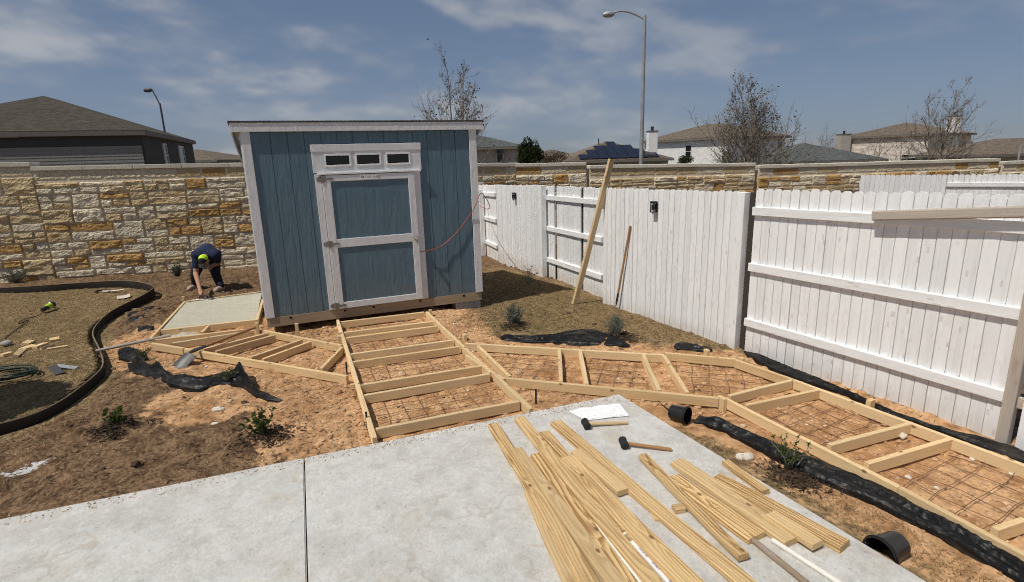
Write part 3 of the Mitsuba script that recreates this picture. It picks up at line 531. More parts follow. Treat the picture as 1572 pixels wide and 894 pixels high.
    kn = part(dk, 'knob', cat([lathe([(0, 0), (0.033, 0), (0.033, 0.006), (0.014, 0.012), (0.012, 0.03), (0.027, 0.042), (0.030, 0.055), (0.022, 0.068), (0, 0.071)], 16, S(2.092, 1.155, 0.052), SN)]), 'chrome', smooth=35)
    part(kn, 'key', cat([sbox(2.089, 2.095, 1.035, 1.10, 0.118, 0.121), tube([S(2.092, 1.155, 0.122), S(2.092, 1.10, 0.12)], 0.003, 5), sbox(2.082, 2.102, 1.10, 1.13, 0.118, 0.122)]), 'hinge_metal')
    sk = part(dk, 'sign_plate', sbox(1.395, 1.640, 2.012, 2.076, 0.0515, 0.055, 0.001), 'white_gloss', label='small white maker plate with black lettering on the door head')
    part(sk, 'lettering', textm('TUFF SHED', 0.027, S(1.455, 2.030, 0.0552), SD, EZ, 0.0015), 'ink'); part(sk, 'emblem', lathe([(0.009, 0), (0.018, 0), (0.018, 0.0016), (0.009, 0.0016)], 14, S(1.424, 2.044, 0.0552), SN), 'ink')
    # rim joist, blocks
    rm = part(k, 'rim_joist', sbox(0.0, W - 0.01, 0.098, z0 - 0.003, -0.04, 0.004, 0.002), 'rim_wood')
    for s_ in (0.30, 1.02, 1.42, 2.10, 2.78): part(rm, 'bolt', sbox(s_ - 0.016, s_ + 0.016, 0.190, 0.215, 0.0045, 0.010), 'void_black')
    for so in (0.001, W - 0.05): part(k, 'rim_joist', box(S(so + 0.02, 0.165, -D / 2 - 0.02), (0.04, D - 0.08, 0.13), (SD, SN, EZ)), 'rim_wood')
    for s_, o in ((2.85, -0.11), (0.25, -0.6), (1.5, -0.5), (2.85, -2.2), (0.25, -2.2), (2.85, -1.15), (0.25, -1.15)): part(k, 'block', sbox(s_ - 0.20, s_ + 0.20, -0.22, 0.096, o - 0.10, o + 0.09, 0.004), 'block')
def thing_part(p, n): return numbered(p + '__' + n)
build_shed()

# ================================================================ FENCES
def picket_mesh(w, h, t, O, e, n, seed, top='round'):
    r = w * 0.30
    pts = [(-w/2, 0), (w/2, 0), (w/2, h - r * 1.1), (w/2 - r * 0.35, h - r * 0.4), (w/2 - r, h), (-w/2 + r, h), (-w/2 + r * 0.35, h - r * 0.4), (-w/2, h - r * 1.1)]
    v, f = extrude(pts, t, O, e, EZ, n); m = trimesh.Trimesh(v, f, process=False); v2 = v[f].reshape(-1, 3); q = v2 - O
    uv = np.stack([16 * seed + 8 + q @ e + 0.3 * (q @ n), q @ EZ], -1)
    return v2, np.arange(len(v2)).reshape(-1, 3), uv
def fence(label, A, B, zA, zB, style, pitch=0.1, rails=(1.60, 0.99, 0.36), post=None, gaps=(), end_post=None, m='fence_white', name='fence_panel', low=-0.02, seen=True, group=None):
    A, B = np.asarray(A, float), np.asarray(B, float); e = np.array([*nrm((B - A)[:2]), 0]); n = np.array([e[1], -e[0], 0]); n = n if n @ (CAM - A) > 0 else -n; L = np.linalg.norm((B - A)[:2])
    k = thing(name, label, 'fence', group); N = round(L / pitch); pw = L / N; H = lambda s: zA + (zB - zA) * s / L; G = lambda s: A[2] + (B[2] - A[2]) * s / L
    off = -0.020 if style == 'rails' else 0.0; t = 0.018
    for i in range(N):
        s = (i + 0.5) * pw; w = pw - 0.0045 - 0.005 * rng.random() ** 2
        if any(abs(s - g * L) < pw / 2 for g in gaps): continue
        O = np.array([*(A + e * s)[:2], G(s) + low + rng.uniform(-0.008, 0.008)]) + n * (off - t + rng.uniform(-0.002, 0.002))
        m3 = picket_mesh(w, H(s) - O[2] + rng.uniform(-0.008, 0.008), t, O, e, n, nseed()); tilt = rng.uniform(-0.0015, 0.0015); part(k, 'picket', m3, m)
    zt = zA - A[2]
    for f in rails:
        q = f / 1.83; za, zb = A[2] + (zA - A[2]) * q, B[2] + (zB - B[2]) * q; ro = 0.0 if style == 'rails' else -0.060
        part(k, 'rail', beam(np.array([*A[:2], za]) + n * (ro + 0.0), np.array([*B[:2], zb]) + n * ro, 0.040, 0.089, (0, 0, 1), 0.004, 3, 0.003), m)
    for (s, o, w, dh) in (post or ()):
        c = A + e * s + n * o; zb = G(s) - 0.3; part(k, 'post', beam(np.array([*c[:2], zb]), np.array([*c[:2], H(s) + dh]), w, w, n, 0.006), m)
    for g in gaps:
        c = A + e * (g * L) - n * 0.075; part(k, 'back_post', beam(np.array([*c[:2], -0.4]), np.array([*c[:2], H(g * L) - 0.02]), 0.10, 0.05, n, 0.004), 'dark_wood')
    return k, e, n
flatmat('dark_wood', (0.05, 0.042, 0.036), 0.9)
def pane_top(base, u, v):
    d = ray(u, v); t = np.hypot(*base[:2]) / np.hypot(*d[:2]); return CAMH + t * d[2]
def build_fences():
    A0, A1 = on_ground(1140.5, 540.3), on_ground(1521, 674); e = nrm((A1 - A0)[:2]); zA, zB = at_plane(1156, 290.8, A0, A1)[2], at_plane(1561, 297.4, A0, A1)[2]
    A1e = A1.copy(); A1e[:2] = A1[:2] + e * 0.03
    k, e3, n3 = fence('nearest white fence panel seen from its rail side, three wide rails over the pickets', A0, A1e, zA, zB + 0.0, 'rails')
    c = A0[:2] - e * 0.06; part(k, 'back_post', beam(np.array([*c, -0.3]) - n3 * 0.07, np.array([*c, zA - 0.04]) - n3 * 0.07, 0.13, 0.05, n3, 0.004), 'dark_wood')
    # weathered post and rail stubs at its near end
    q = A1[:2] + e * 0.075; base = np.array([*q, -0.3])
    part(k, 'post', beam(base + n3 * 0.01, np.array([*q, 1.72]) + n3 * 0.01, 0.075, 0.075, n3, 0.005), 'wood_grey', label='bare weathered grey fence post')
    for z in (0.36, 0.99): part(k, 'rail_stub', beam(np.array([*q, z]) + e3 * 0.045 + n3 * 0.012, np.array([*q, z]) + e3 * 0.20 + n3 * 0.012, 0.04, 0.085), 'wood_grey')
    F0 = np.array([*(A1[:2] + e * 0.16), 0]) + n3 * 0.05; fence('white picket panel at the right edge just past the bare grey post', F0, F0 + e3 * 2.3, zB, zB + 0.02, 'pickets', pitch=0.14)
    B0, B1 = on_ground(925.4, 465), on_ground(1119, 533)
    fence('broad white fence panel with its picket face forward and a black lamp on it', B0, B1, pane_top(B0, 926.6, 288.8), pane_top(B1, 1128, 294), 'pickets', post=[(np.linalg.norm((B1 - B0)[:2]) + 0.05, -0.015, 0.105, -0.01)])
    C0, C1 = on_ground(838.5, 424), on_ground(924, 458)
    fence('white fence panel with dark gaps between pickets, behind the long leaning stud', C0, C1, pane_top(C0, 840, 285), pane_top(C1, 924, 289), 'rails', gaps=(0.20, 0.66))
    D0, D1 = on_ground(765.8, 404), on_ground(829, 425)
    fence('far white picket panel with a small lamp, right of the shed corner', D0, D1, pane_top(D0, 767, 284), pane_top(D1, 830, 284.5), 'pickets', post=[(np.linalg.norm((D1 - D0)[:2]) + 0.06, -0.05, 0.11, -0.01)])
    E0, E1 = on_ground(720, 377), on_ground(764, 402)
    fence('farthest white fence panel, rail side showing, half hidden by the shed', E0, E1, pane_top(E0, 737, 283), pane_top(E1, 766, 284), 'rails', post=[(1.15 * np.linalg.norm((E1 - E0)[:2]) / 2 + 0.25, 0.075, 0.10, -0.12)])
    # the neighbour's fence beyond
    G0, G1 = np.array([*at_depth(1322, 268, 13.0)[:2], -0.2]), np.array([*at_depth(1455, 268, 12.4)[:2], -0.2]); G2 = np.array([*at_depth(1720, 268, 11.0)[:2], -0.2]); zt = [at_depth(1322, 269, 13.0)[2], at_depth(1455, 268.5, 12.4)[2], at_depth(1720, 266, 11.0)[2]]
    fence("white picket panel of the neighbouring yard, picket side forward before the stone wall", G0, G1, zt[0], zt[1], 'pickets'); fence("white rail side panel of the neighbouring yard above the weathered plank", G1 + 0.02, G2, zt[1], zt[2], 'rails')
    # weathered plank resting on the top rail
    p0, p1 = at_plane(1342, 331, A0 + n3 * 0.05, A1 + n3 * 0.05), at_plane(1574, 325, A0 + n3 * 0.05, A1 + n3 * 0.05)
    solo('weathered_plank', beam(p0 + n3 * 0.02, p0 + (p1 - p0) * 1.9 + n3 * 0.02, 0.035, 0.085, EZ, 0.012, 4, 0.004), 'wood_grey', 'grey weathered plank lying slantwise across the top rail of the nearest fence panel', 'plank')
    return A0, A1, n3, e3, B0, B1, D0, D1
A0, A1, FN, FE, B0, B1, D0, D1 = build_fences()
# ================================================================ FORMWORK
def P(u, v, z=PZ): return at_height(u, v, z)
def board_px(k, a, b, m='wood_form', z=PZ, name='board', h=0.089, w=0.038, **kw):
    p, q = P(*a, z), P(*b, z); lo = np.array([0, 0, h / 2]); part(k, name, beam(p - lo, q - lo, w, h, EZ, 0.003, 2, 0.004, **kw), m)
def stake_px(k, u, v, top, m='wood_form', w=0.045, t=0.04, along=None, name='wood_stake', zb=-0.12):
    c = P(u, v, top); d = nrm(np.append(along if along is not None else (1, 0.3), 0)) ; part(k, name, beam(np.array([c[0], c[1], zb]), c, w, t, d, 0.003), m)
def rebar_stake(k, u, v, top): c = P(u, v, top); part(k, 'steel_stake', tube([np.array([c[0], c[1], -0.15]), c + np.array([0.004, 0.003, 0])], 0.009, 7), 'dark_steel')
def wire_mesh(label, quad, pitch, along, seed):
    """Welded wire laid over a bay: quad = outline in pixels of the form tops; along = pixel pair giving the bars' direction."""
    pg = Polygon([P(*q)[:2] for q in quad]).buffer(-0.035); r = np.random.default_rng(seed); k = thing('wire_mesh', label, 'wire mesh', 'rusty wire mesh in the form bays')
    d = nrm((P(*along[1]) - P(*along[0]))[:2]); c = np.array(pg.centroid.coords[0])
    for a, zo in ((d, 0.0), (np.array([-d[1], d[0]]), 0.007)):
        b = np.array([-a[1], a[0]]); s0 = r.uniform(0, pitch)
        for q in np.arange(-3, 3, pitch) + s0:
            g = LineString([c + b * q - a * 4, c + b * q + a * 4]).intersection(pg)
            for ln in getattr(g, 'geoms', [g]):
                if ln.is_empty or ln.length < 0.12: continue
                n = max(3, int(ln.length / 0.12)); pts = np.array([ln.interpolate(f, True).coords[0] for f in np.linspace(0, 1, n)]); wob = 0.006 * r.standard_normal(n)
                zz = np.maximum(gh(pts[:, 0], pts[:, 1]).max() * 0.25 + gh(pts[:, 0], pts[:, 1]) * 0.75 + 0.009, 0.008) + zo; pts = pts + b * wob[:, None]
                part(k, 'bar', tube(np.column_stack([pts, zz + 0.006 * r.standard_normal(n)]), 0.0027, 5), 'rust')
def build_forms():
    k = thing('ladder_form', 'ladder shaped wooden form of parallel studs leading from the patio to the shed door', 'formwork')
    board_px(k, (518.5, 491), (575.5, 672)); board_px(k, (655, 478.5), (754, 571.5)); board_px(k, (757.5, 571), (815.5, 627.5))
    for a, b in (((523, 494), (651, 479)), ((528, 510.2), (665, 493.3)), ((530.5, 518.6), (671.5, 500.2)), ((538.5, 543.4), (695.5, 522)), ((542, 555.2), (705, 531.7)), ((553.5, 590.7), (738, 561.5)), ((559, 606.4), (751, 573.6)), ((577, 658), (796.5, 615.5))):
        board_px(k, a, b)
    for u, v in ((530.5, 556), (561, 633)): rebar_stake(k, u, v, 0.14)
    rebar_stake(k, 822.0, 598, 0.16); stake_px(k, 713, 513.5, 0.08, w=0.09); stake_px(k, 660.5, 476, 0.12); stake_px(k, 521, 510, 0.11); stake_px(k, 541, 590, 0.03, w=0.05)
    for quad in (((523, 494), (651, 479), (665, 493), (528, 510)), ((531, 519), (672, 500), (695, 522), (538, 543)), ((542, 555), (705, 532), (738, 561), (553, 590)), ((559, 606), (751, 574), (796, 615), (577, 658))):
        wire_mesh('rusty wire mesh in the ' + {523: 'top bay of the ladder form, right before the shed door', 531: 'second bay of the ladder form from the shed', 542: 'third bay of the ladder form from the shed', 559: 'bottom bay of the ladder form beside the patio'}[quad[0][0]], quad, 0.16, ((559, 606), (577, 658)), int(quad[0][0]))
    k = thing('left_path_form', 'angled wooden form with paired cross studs left of the ladder form', 'formwork')
    board_px(k, (233, 526.5), (282, 534.5)); board_px(k, (284, 535.0), (533, 577)); board_px(k, (399, 506), (525, 530))
    for a, b in (((411, 511), (312, 535.5)), ((421.5, 514), (331, 539)), ((463.3, 521), (385, 548)), ((476.5, 524), (403, 551)), ((525, 532.5), (492, 566)), ((238, 521.5), (374, 505.5)), ((264.8, 526.5), (390, 507))): board_px(k, a, b)
    stake_px(k, 394, 496, 0.20, w=0.05); stake_px(k, 455, 497, 0.19, w=0.05); stake_px(k, 520.5, 516, 0.12, w=0.05)
    wire_mesh('rusty wire mesh in the middle bay of the left form', ((423, 515), (462, 522), (386, 547), (334, 539)), 0.16, ((399, 506), (525, 530)), 41)
    k = thing('slab_form', 'wooden form boards round the freshly poured slab beside the shed', 'formwork')
    board_px(k, (283, 463.5), (231, 519)); board_px(k, (247, 506.5), (393, 490.5)); board_px(k, (403.5, 459), (394.5, 491)); board_px(k, (320, 500), (309.6, 510)); board_px(k, (283, 463), (402, 447.5)); stake_px(k, 281, 455.5, 0.14)
    wet = Polygon([P(*q)[:2] for q in ((285, 463.6), (402, 448.2), (393.5, 489.5), (249, 505))]); g = np.array([[x, y] for x in np.linspace(wet.bounds[0], wet.bounds[2], 60) for y in np.linspace(wet.bounds[1], wet.bounds[3], 60)])
    k = thing('fresh_slab', 'freshly floated wet grey concrete slab beside the shed', 'slab'); A, B, C, D = [P(*q)[:2] for q in ((285, 463.8), (402, 448.3), (393, 489.3), (249, 504.5))]
    n = 50; U, Vv = np.meshgrid(np.linspace(0, 1, n), np.linspace(0, 1, n), indexing='ij'); q = (A * (1 - U)[..., None] + B * U[..., None]) * (1 - Vv)[..., None] + (D * (1 - U)[..., None] + C * U[..., None]) * Vv[..., None]
    q3 = np.concatenate([q, 0 * q[..., :1]], -1); Z = 0.078 + 0.008 * (meshkit.fbm(q3 * np.array([2, 6, 1]), 3, 3) - 0.5); i = (np.arange(n - 1)[:, None] * n + np.arange(n - 1)[None]).ravel()
    part(k, 'slab', (np.concatenate([q, Z[..., None]], -1).reshape(-1, 3), np.vstack([np.stack([i, i + n + 1, i + n], -1), np.stack([i, i + 1, i + n + 1], -1)])), 'concrete_wet', smooth=True)
    # spilled slurry in front of it
    n = 40; A, B, C, D = [P(*q, 0.0)[:2] for q in ((250, 515), (318, 507), (312, 522), (240, 528))]; U, Vv = np.meshgrid(np.linspace(0, 1, n), np.linspace(0, 1, n), indexing='ij')
    q = (A * (1 - U)[..., None] + B * U[..., None]) * (1 - Vv)[..., None] + (D * (1 - U)[..., None] + C * U[..., None]) * Vv[..., None]; q3 = np.concatenate([q, 0 * q[..., :1]], -1)
    e = np.clip(np.minimum(np.minimum(U, 1 - U), np.minimum(Vv, 1 - Vv)) * 5, 0, 1); Z = -0.05 + e * (0.06 + 0.10 * (meshkit.fbm(q3 * 9, 3, 8) - 0.3)); i = (np.arange(n - 1)[:, None] * n + np.arange(n - 1)[None]).ravel()
    solo('concrete_spill', (np.concatenate([q, Z[..., None]], -1).reshape(-1, 3), np.vstack([np.stack([i, i + n + 1, i + n], -1), np.stack([i, i + 1, i + n + 1], -1)])), 'concrete_wet', 'lumpy grey spill of wet concrete between the slab and the left form', 'concrete', smooth=True)
    k = thing('right_path_form', 'long bending wooden form running right of the ladder form along the white fence', 'formwork')
    board_px(k, (714, 527), (1020, 544.8)); board_px(k, (1021, 541.5), (1128, 551)); board_px(k, (776, 580), (1103, 610.5)); board_px(k, (1129.5, 552), (1218, 582.5)); board_px(k, (1219, 583), (1680, 753.5)); board_px(k, (1113, 610.8), (1381, 747)); board_px(k, (1382, 747.6), (1700, 918))
    for a, b in (((734.4, 530.5), (783, 577.5)), ((859, 536), (861.5, 585.5)), ((891, 538), (901, 589.2)), ((988, 543.8), (1012.6, 599)), ((1019.5, 545.5), (1055.5, 602.5)), ((1214, 583.5), (1119, 607)), ((1257, 598), (1145.5, 621.5)), ((1398, 649.3), (1273, 682.4)), ((1459, 673), (1331, 710.6)), ((1572, 796), (1527, 811.5))): board_px(k, a, b)
    board_px(k, (716, 545), (774, 582)); stake_px(k, 1109, 610.5, 0.10, w=0.085); stake_px(k, 1085, 537, 0.135, w=0.06); stake_px(k, 1139, 549.5, 0.11, w=0.055); stake_px(k, 1337, 614, 0.10, w=0.075, along=(0.45, -0.89))
    L1 = ((776, 580), (1103, 610)); L2 = ((1219, 583), (1640, 735))
    for quad, al, lab in ((((737, 531), (858, 537), (860, 585), (784, 578)), L1, 'bay of the long right form nearest the ladder'), (((893, 539), (987, 544), (1011, 598), (902, 589)), L1, 'middle bay of the long right form'), (((1022, 546), (1128, 552), (1212, 583), (1117, 606), (1057, 602)), L1, 'corner bay where the right form bends'),
                     (((1259, 599), (1397, 649), (1272, 682), (1147, 622)), L2, 'bay of the right form below the nearest fence panel'), (((1461, 674), (1660, 746), (1570, 797), (1527, 811), (1420, 757), (1333, 711)), L2, 'last bay of the right form at the right edge')):
        wire_mesh('rusty wire mesh in the ' + lab, quad, 0.16, al, int(quad[0][0]))
build_forms()

# ================================================================ LUMBER AND TOOLS ON THE PATIO
def lumber(label, a, b, w=0.089, h=0.038, z=PZ, name='lumber_board', lift=0.0, bow=0.006, tilt=0.0, m='wood_lumber', catn='lumber', ext=0.0):
    top = z + h; p, q = P(*a, top + lift), P(*b, top + (lift if not isinstance(lift, tuple) else 0)); d = nrm(q - p); q = q + d * ext; up = nrm(EZ + np.cross(d, EZ) * tilt)
    return solo(name, beam(p - EZ * h / 2, q - EZ * h / 2, w, h, up, 0.005, 8, bow), m, label, catn)
def build_sawdust():
    pts = [P(*q)[:2] for q in ((757, 650), (853, 646), (1117, 706), (1300, 833), (1240, 894), (885, 905))]; pg = Polygon(pts).buffer(0.12); n = 2600; q = scatter(n, pg); th = rng.uniform(0, 6.28, n); L = rng.uniform(0.001, 0.007, n); w = rng.uniform(0.0006, 0.002, n); c = np.stack([q[:, 0], q[:, 1], np.full(n, PZ + 0.0015)], -1); a = np.stack([np.cos(th), np.sin(th), 0.15 * np.ones(n)], -1) * L[:, None]; b = np.stack([-np.sin(th), np.cos(th), 0 * th], -1) * w[:, None]
    V = np.stack([c - a, c + b, c + a, c - b], 1).reshape(-1, 3); i = np.arange(n)[:, None] * 4; solo('sawdust', (V, np.vstack([i + np.array([0, 2, 1]), i + np.array([0, 3, 2])])), 'stone_pale', 'pale sawdust and splinters strewn round the lumber on the patio', 'sawdust', kind='stuff')
def build_lumber():
    lumber('warm orange board at the lower left edge of the lumber pile, lowest in the frame', (815, 752), (886, 905), ext=0.3, lift=0.0)
    lumber('leftmost brown streaked board of the lumber pile on the patio', (757, 650), (905, 888), ext=0.6, lift=0.016)
    lumber('plain tan board second from the left in the lumber pile', (792, 688), (948, 897), ext=0.5, w=0.10, lift=0.002)
    lumber('short topped striped board third from the left in the lumber pile', (822, 696), (965, 890), ext=0.5, w=0.08)
    lumber('wavy grained board crossing the middle of the lumber pile, reaching nearest the ladder form', (797, 640), (1003, 890), ext=0.5, lift=0.010)
    lumber('board right of the wavy one, starting just below it in the lumber pile', (836, 662), (961, 813), w=0.085, lift=0.001)
    lumber('long broad board in the right half of the lumber pile beside the printed white conduit', (869, 701), (1062, 893), ext=0.5, w=0.13, lift=0.004)
    lumber('short board with a cut end lying on the pile below the paper plan', (884, 690), (957, 752), w=0.085, lift=0.012)
    lumber('long knotted board on the right side of the main pile, starting below the paper plan', (853, 646), (1160, 904), ext=0.3, w=0.10)
    c = 'right group of boards'
    lumber('narrow stud with a sawn end, leftmost of the right group of boards', (987, 697), (1142, 851), w=0.068, lift=0.012)
    lumber('broad pale plank under the narrow stud in the right group of boards', (1031, 731), (1163, 822), w=0.135, lift=0.0)
    lumber('long pale board in the middle of the right group with a clean sawn end', (1040, 706), (1216, 828), w=0.115, lift=0.004)
    lumber('longest board of the right group with a dark knot, nearest the patio edge', (1100, 730), (1298, 834), w=0.105, h=0.045, lift=0.0)
    lumber('short board lying on top of the right group of boards', (1184, 786), (1256, 833), w=0.085, lift=0.02)
    lumber('brown edged short board at the back of the right group by the patio edge', (1114, 706), (1176, 752), w=0.06, lift=0.0)
    for lab, a, b in (('small square wood offcut wedged under the narrow stud', (1034, 778), (1050, 776)), ('small pale wood offcut lying between two boards of the pile', (963, 824), (971, 820))): lumber(lab, a, b, w=0.055, h=0.035, name='wood_offcut', catn='offcut', bow=0)
    lumber('thin splintered wood offcut lying on bare concrete in the lumber pile', (995, 772), (1011, 798), w=0.045, h=0.012, name='wood_offcut', catn='offcut', bow=0)
    def pipe(label, a, b, r, m, name, catn, ext=0.4, z=None):
        p, q = P(*a, PZ + r * 2), P(*b, PZ + r * 2); d = nrm(q - p); p -= EZ * r; q = q - EZ * r + d * ext; return p, q, d
    p, q, d = pipe('', (1186, 826), (1296, 896), 0.014, 'pvc', '', ''); solo('plastic_pipe', tube([p, q], 0.014, 14), 'pvc', 'plain white plastic pipe running from under the right group of boards', 'pipe', smooth=40)
    p, q, d = pipe('', (1147, 818), (1245, 896), 0.017, 'wood_dirty', '', ''); s = np.linspace(0, 1, 9); v = tube(p + (q - p) * s[:, None], 0.017, 12); uv = np.stack([16 * 777 + 8 + (v[0] - p) @ np.cross(d, EZ) * 1.5, (v[0] - p) @ d], -1)
    solo('wooden_pole', (*v, uv), 'wood_dirty', 'round wooden pole caked with mud beside the white pipe', 'pole')
    for (a, b), lab in ((((973, 833), (1031, 896)), 'printed white conduit showing between boards beside a small offcut'), (((947, 846), (985, 896)), 'white conduit showing in the gap left of the wavy board')):
        p, q, d = pipe('', a, b, 0.012, 'pvc', '', ''); k = thing('conduit', lab, 'pipe'); p = p - d * 0.25; part(k, 'tube', tube([p, q], 0.0125, 14), 'white_gloss', smooth=40)
        if 'printed' in lab:
            sd = nrm(np.cross(EZ, d))
            for f in (0.30, 0.42, 0.56): part(k, 'print', textm('SCH 40 IIII' if f < 0.4 else 'III 0I0 II', 0.010, p + d * f + EZ * 0.0127 - sd * 0.004 - d * 0.0, d, sd, 0.0006), 'ink_blue')
    # mallets
    for lab, hc, ha, hb, t0, t1, m in (('black rubber mallet lying against the paper plan', (899.5, 651), (895, 642), (905, 660), (908, 651.5), (963, 646.5), 'wood_form'), ('dark rubber mallet with a brown handle lying alone on the concrete', (957.3, 680), (954, 671.5), (961, 689), (966, 681.5), (1031, 687.5), 'wood_handle')):
        k = thing('rubber_mallet', lab, 'mallet'); r = 0.031; c = P(*hc, PZ + r); ax = nrm((P(*hb, PZ + r) - P(*ha, PZ + r))); hl = 0.052
        part(k, 'head', lathe([(0, -hl - 0.004), (r * 0.85, -hl), (r, -hl + 0.008), (r * 0.96, -0.01), (r * 0.96, 0.01), (r, hl - 0.008), (r * 0.85, hl), (0, hl + 0.004)], 22, c, ax), 'rubber', smooth=40)
        a, b = P(*t0, PZ + 0.03), P(*t1, PZ + 0.03); a[2] = PZ + 0.028; b[2] = PZ + 0.014; a = c + (a - c) * 0.2; s = np.linspace(0, 1, 7); v = tube(a + (b - a) * s[:, None], 0.0125 + 0.002 * np.abs(s - 0.35), 10); d = nrm(b - a)
        part(k, 'handle', (*v, np.stack([16 * nseed() + 8 + (v[0] - a) @ np.cross(d, EZ), (v[0] - a) @ d], -1)), m)
    # paper plan
    k = thing('paper_plan', 'white printed plan sheet with a ragged top edge lying by the mallet', 'paper'); A, B, C, D = [P(*q, PZ + 0.004) for q in ((873, 632), (951, 621), (966.5, 638.8), (897, 646.5))]
    n, m_ = 24, 14; U, Vv = np.meshgrid(np.linspace(0, 1, n), np.linspace(0, 1, m_), indexing='ij'); ragged = (meshkit.noise(np.stack([U * 11, 0 * U, 0 * U], -1), 4) * 0.16 * np.clip(1 - Vv * 3, 0, 1)); Vr = Vv - ragged
    def pp(u, v, dz=0.0): return (A * (1 - u) + B * u) * (1 - v) + (D * (1 - u) + C * u) * v + EZ * (0.003 + dz + 0.004 * math.sin(5 * u + 2 * v) ** 2)
    V = np.array([pp(u, v) for u, v in zip(U.ravel(), Vr.ravel())]); i = (np.arange(n - 1)[:, None] * m_ + np.arange(m_ - 1)[None]).ravel(); part(k, 'sheet', (V, np.vstack([np.stack([i, i + m_, i + m_ + 1], -1), np.stack([i, i + m_ + 1, i + 1], -1)])), 'paper', smooth=True)
    rl = np.random.default_rng(5); lines = []
    def ln(u0, v0, u1, v1, w=0.0016):
        for j in range(4):
            f0, f1 = j / 4, (j + 1) / 4; lines.append(beam(pp(u0 + (u1 - u0) * f0, v0 + (v1 - v0) * f0, 0.0008), pp(u0 + (u1 - u0) * f1, v0 + (v1 - v0) * f1, 0.0008), w, 0.0006, EZ, 0.0001)[:2])
    for x0, x1 in ((0.08, 0.46), (0.54, 0.93)):
        for a in ((x0, 0.18, x1, 0.18), (x0, 0.86, x1, 0.86), (x0, 0.18, x0, 0.86), (x1, 0.18, x1, 0.86)): ln(*a)
        for _ in range(9):
            u, v = rl.uniform(x0 + 0.03, x1 - 0.1), rl.uniform(0.25, 0.75); ln(u, v, u + rl.uniform(0.03, 0.09), v) if rl.random() < 0.6 else ln(u, v, u, v + rl.uniform(0.05, 0.2))
    for u in (0.2, 0.62, 0.78): ln(u, 0.94, u + 0.11, 0.94, 0.004)
    part(k, 'drawing', cat(lines), 'ink_grey')
build_lumber(); build_sawdust()

# ================================================================ LEANING STUD, RAKE HANDLE, LAMPS, CORD
def build_leaning():
    a = on_ground(882, 467); b = at_plane(946, 249, B0 - FN * 0.0, B1); b2 = at_plane(905, 365, D1, B0); b[:2] = b[:2]; pt = at_plane(947, 247, B0, B1)
    # stud: foot on the turf, leaning on the fence top where it passes over it
    m_ = at_plane(930, 289, B0, B1); d = nrm(m_ + FN * 0.03 - a); L = (pt[2] - a[2]) / d[2]; top = a + d * L
    best = min(((np.linalg.norm(pix(a + d * t) - np.array([947.5, 247])), t) for t in np.linspace(1.5, 3.5, 200)), key=lambda q: q[0])[1]
    solo('leaning_stud', beam(a - EZ * 0.0, a + d * best, 0.048, 0.089, FN, 0.003, 4, 0.004), 'wood_form', 'long yellow wooden stud leaning high over the white fence', 'stud')
    a, b = at_plane(945.5, 470, B0 + FN * 0.07, B1 + FN * 0.07), at_plane(967.5, 347, B0 + FN * 0.02, B1 + FN * 0.02); a[2] = max(a[2], 0.0); k = thing('leaning_tool', 'thin brown handled tool with a black tip leaning on the white fence', 'tool'); d = b - a; s = np.linspace(0.16, 1, 6); v = tube(a + d * s[:, None], 0.015, 10); dn = nrm(d)
    part(k, 'handle', (*v, np.stack([16 * nseed() + 8 + (v[0] - a) @ FN, (v[0] - a) @ dn], -1)), 'wood_handle'); part(k, 'tip', tube([a, a + d * 0.05, a + d * 0.165], [0.006, 0.015, 0.017], 9), 'dark_steel')
    for (u, v), (Q0, Q1), lab, sc in (((1008, 316), (B0, B1), 'black solar lamp fixed to the broad white fence panel', 1.0), ((792, 300), (D0, D1), 'small black solar lamp on the far white picket panel', 1.0)):
        c = at_plane(u, v, Q0, Q1) + FN * 0.004; e = nrm(np.array([*(Q1 - Q0)[:2], 0])); n = FN; k = thing('wall_lamp', lab, 'lamp')
        part(k, 'back_plate', box(c + n * 0.006 - EZ * 0.02, (0.06, 0.012, 0.13), (e, n, EZ), 0.003), 'black_plastic')
        part(k, 'hood', box(c + n * 0.045 + EZ * 0.048, (0.078, 0.072, 0.026), (e, n, EZ), 0.006), 'black_plastic'); part(k, 'frame', cat([box(c + n * o + e * x - EZ * 0.02, (0.010, 0.010, 0.11), (e, n, EZ)) for x in (-0.032, 0.032) for o in (0.018, 0.068)] + [box(c + n * 0.048 - EZ * 0.078, (0.074, 0.06, 0.012), (e, n, EZ))]), 'black_plastic')
        part(k, 'lens', lathe([(0.0, -0.115), (0.014, -0.105), (0.024, -0.07), (0.026, 0.03), (0, 0.032)], 12, c + n * 0.048, EZ), 'lamp_glass', smooth=40); part(k, 'bulb', lathe([(0.0275, -0.05), (0.0275, -0.03), (0.0275, 0.02)], 12, c + n * 0.048, EZ), 'black_plastic')
    # extension cord from fence to door
    w = [S(2.15, 0.945, 0.03), S(2.24, 0.955, 0.05), S(2.33, 0.965, 0.055), S(2.42, 0.985, 0.045), S(2.50, 1.02, 0.036), S(2.60, 1.09, 0.040), S(2.72, 1.19, 0.034), S(2.85, 1.33, 0.03), S(2.98, 1.50, 0.05), S(3.06, 1.66, 0.06), S(3.12, 1.72, -0.02)]
    e = at_plane(738, 310, D0, D1); w += [S(3.30, 1.66, -0.3), e * 0.5 + S(3.2, 1.6, -0.2) * 0.5 - EZ * 0.1, e]
    solo('extension_cord', tube(spline(w, 90), 0.006, 7), 'cord_red', 'red extension cord strung from the shed door to the fence', 'cord', smooth=True)
def pix(p): q = p - CAM; return np.array([CX + FPX * (q @ RT) / (q @ _f), CY - FPX * (q @ UP) / (q @ _f)])
build_leaning()

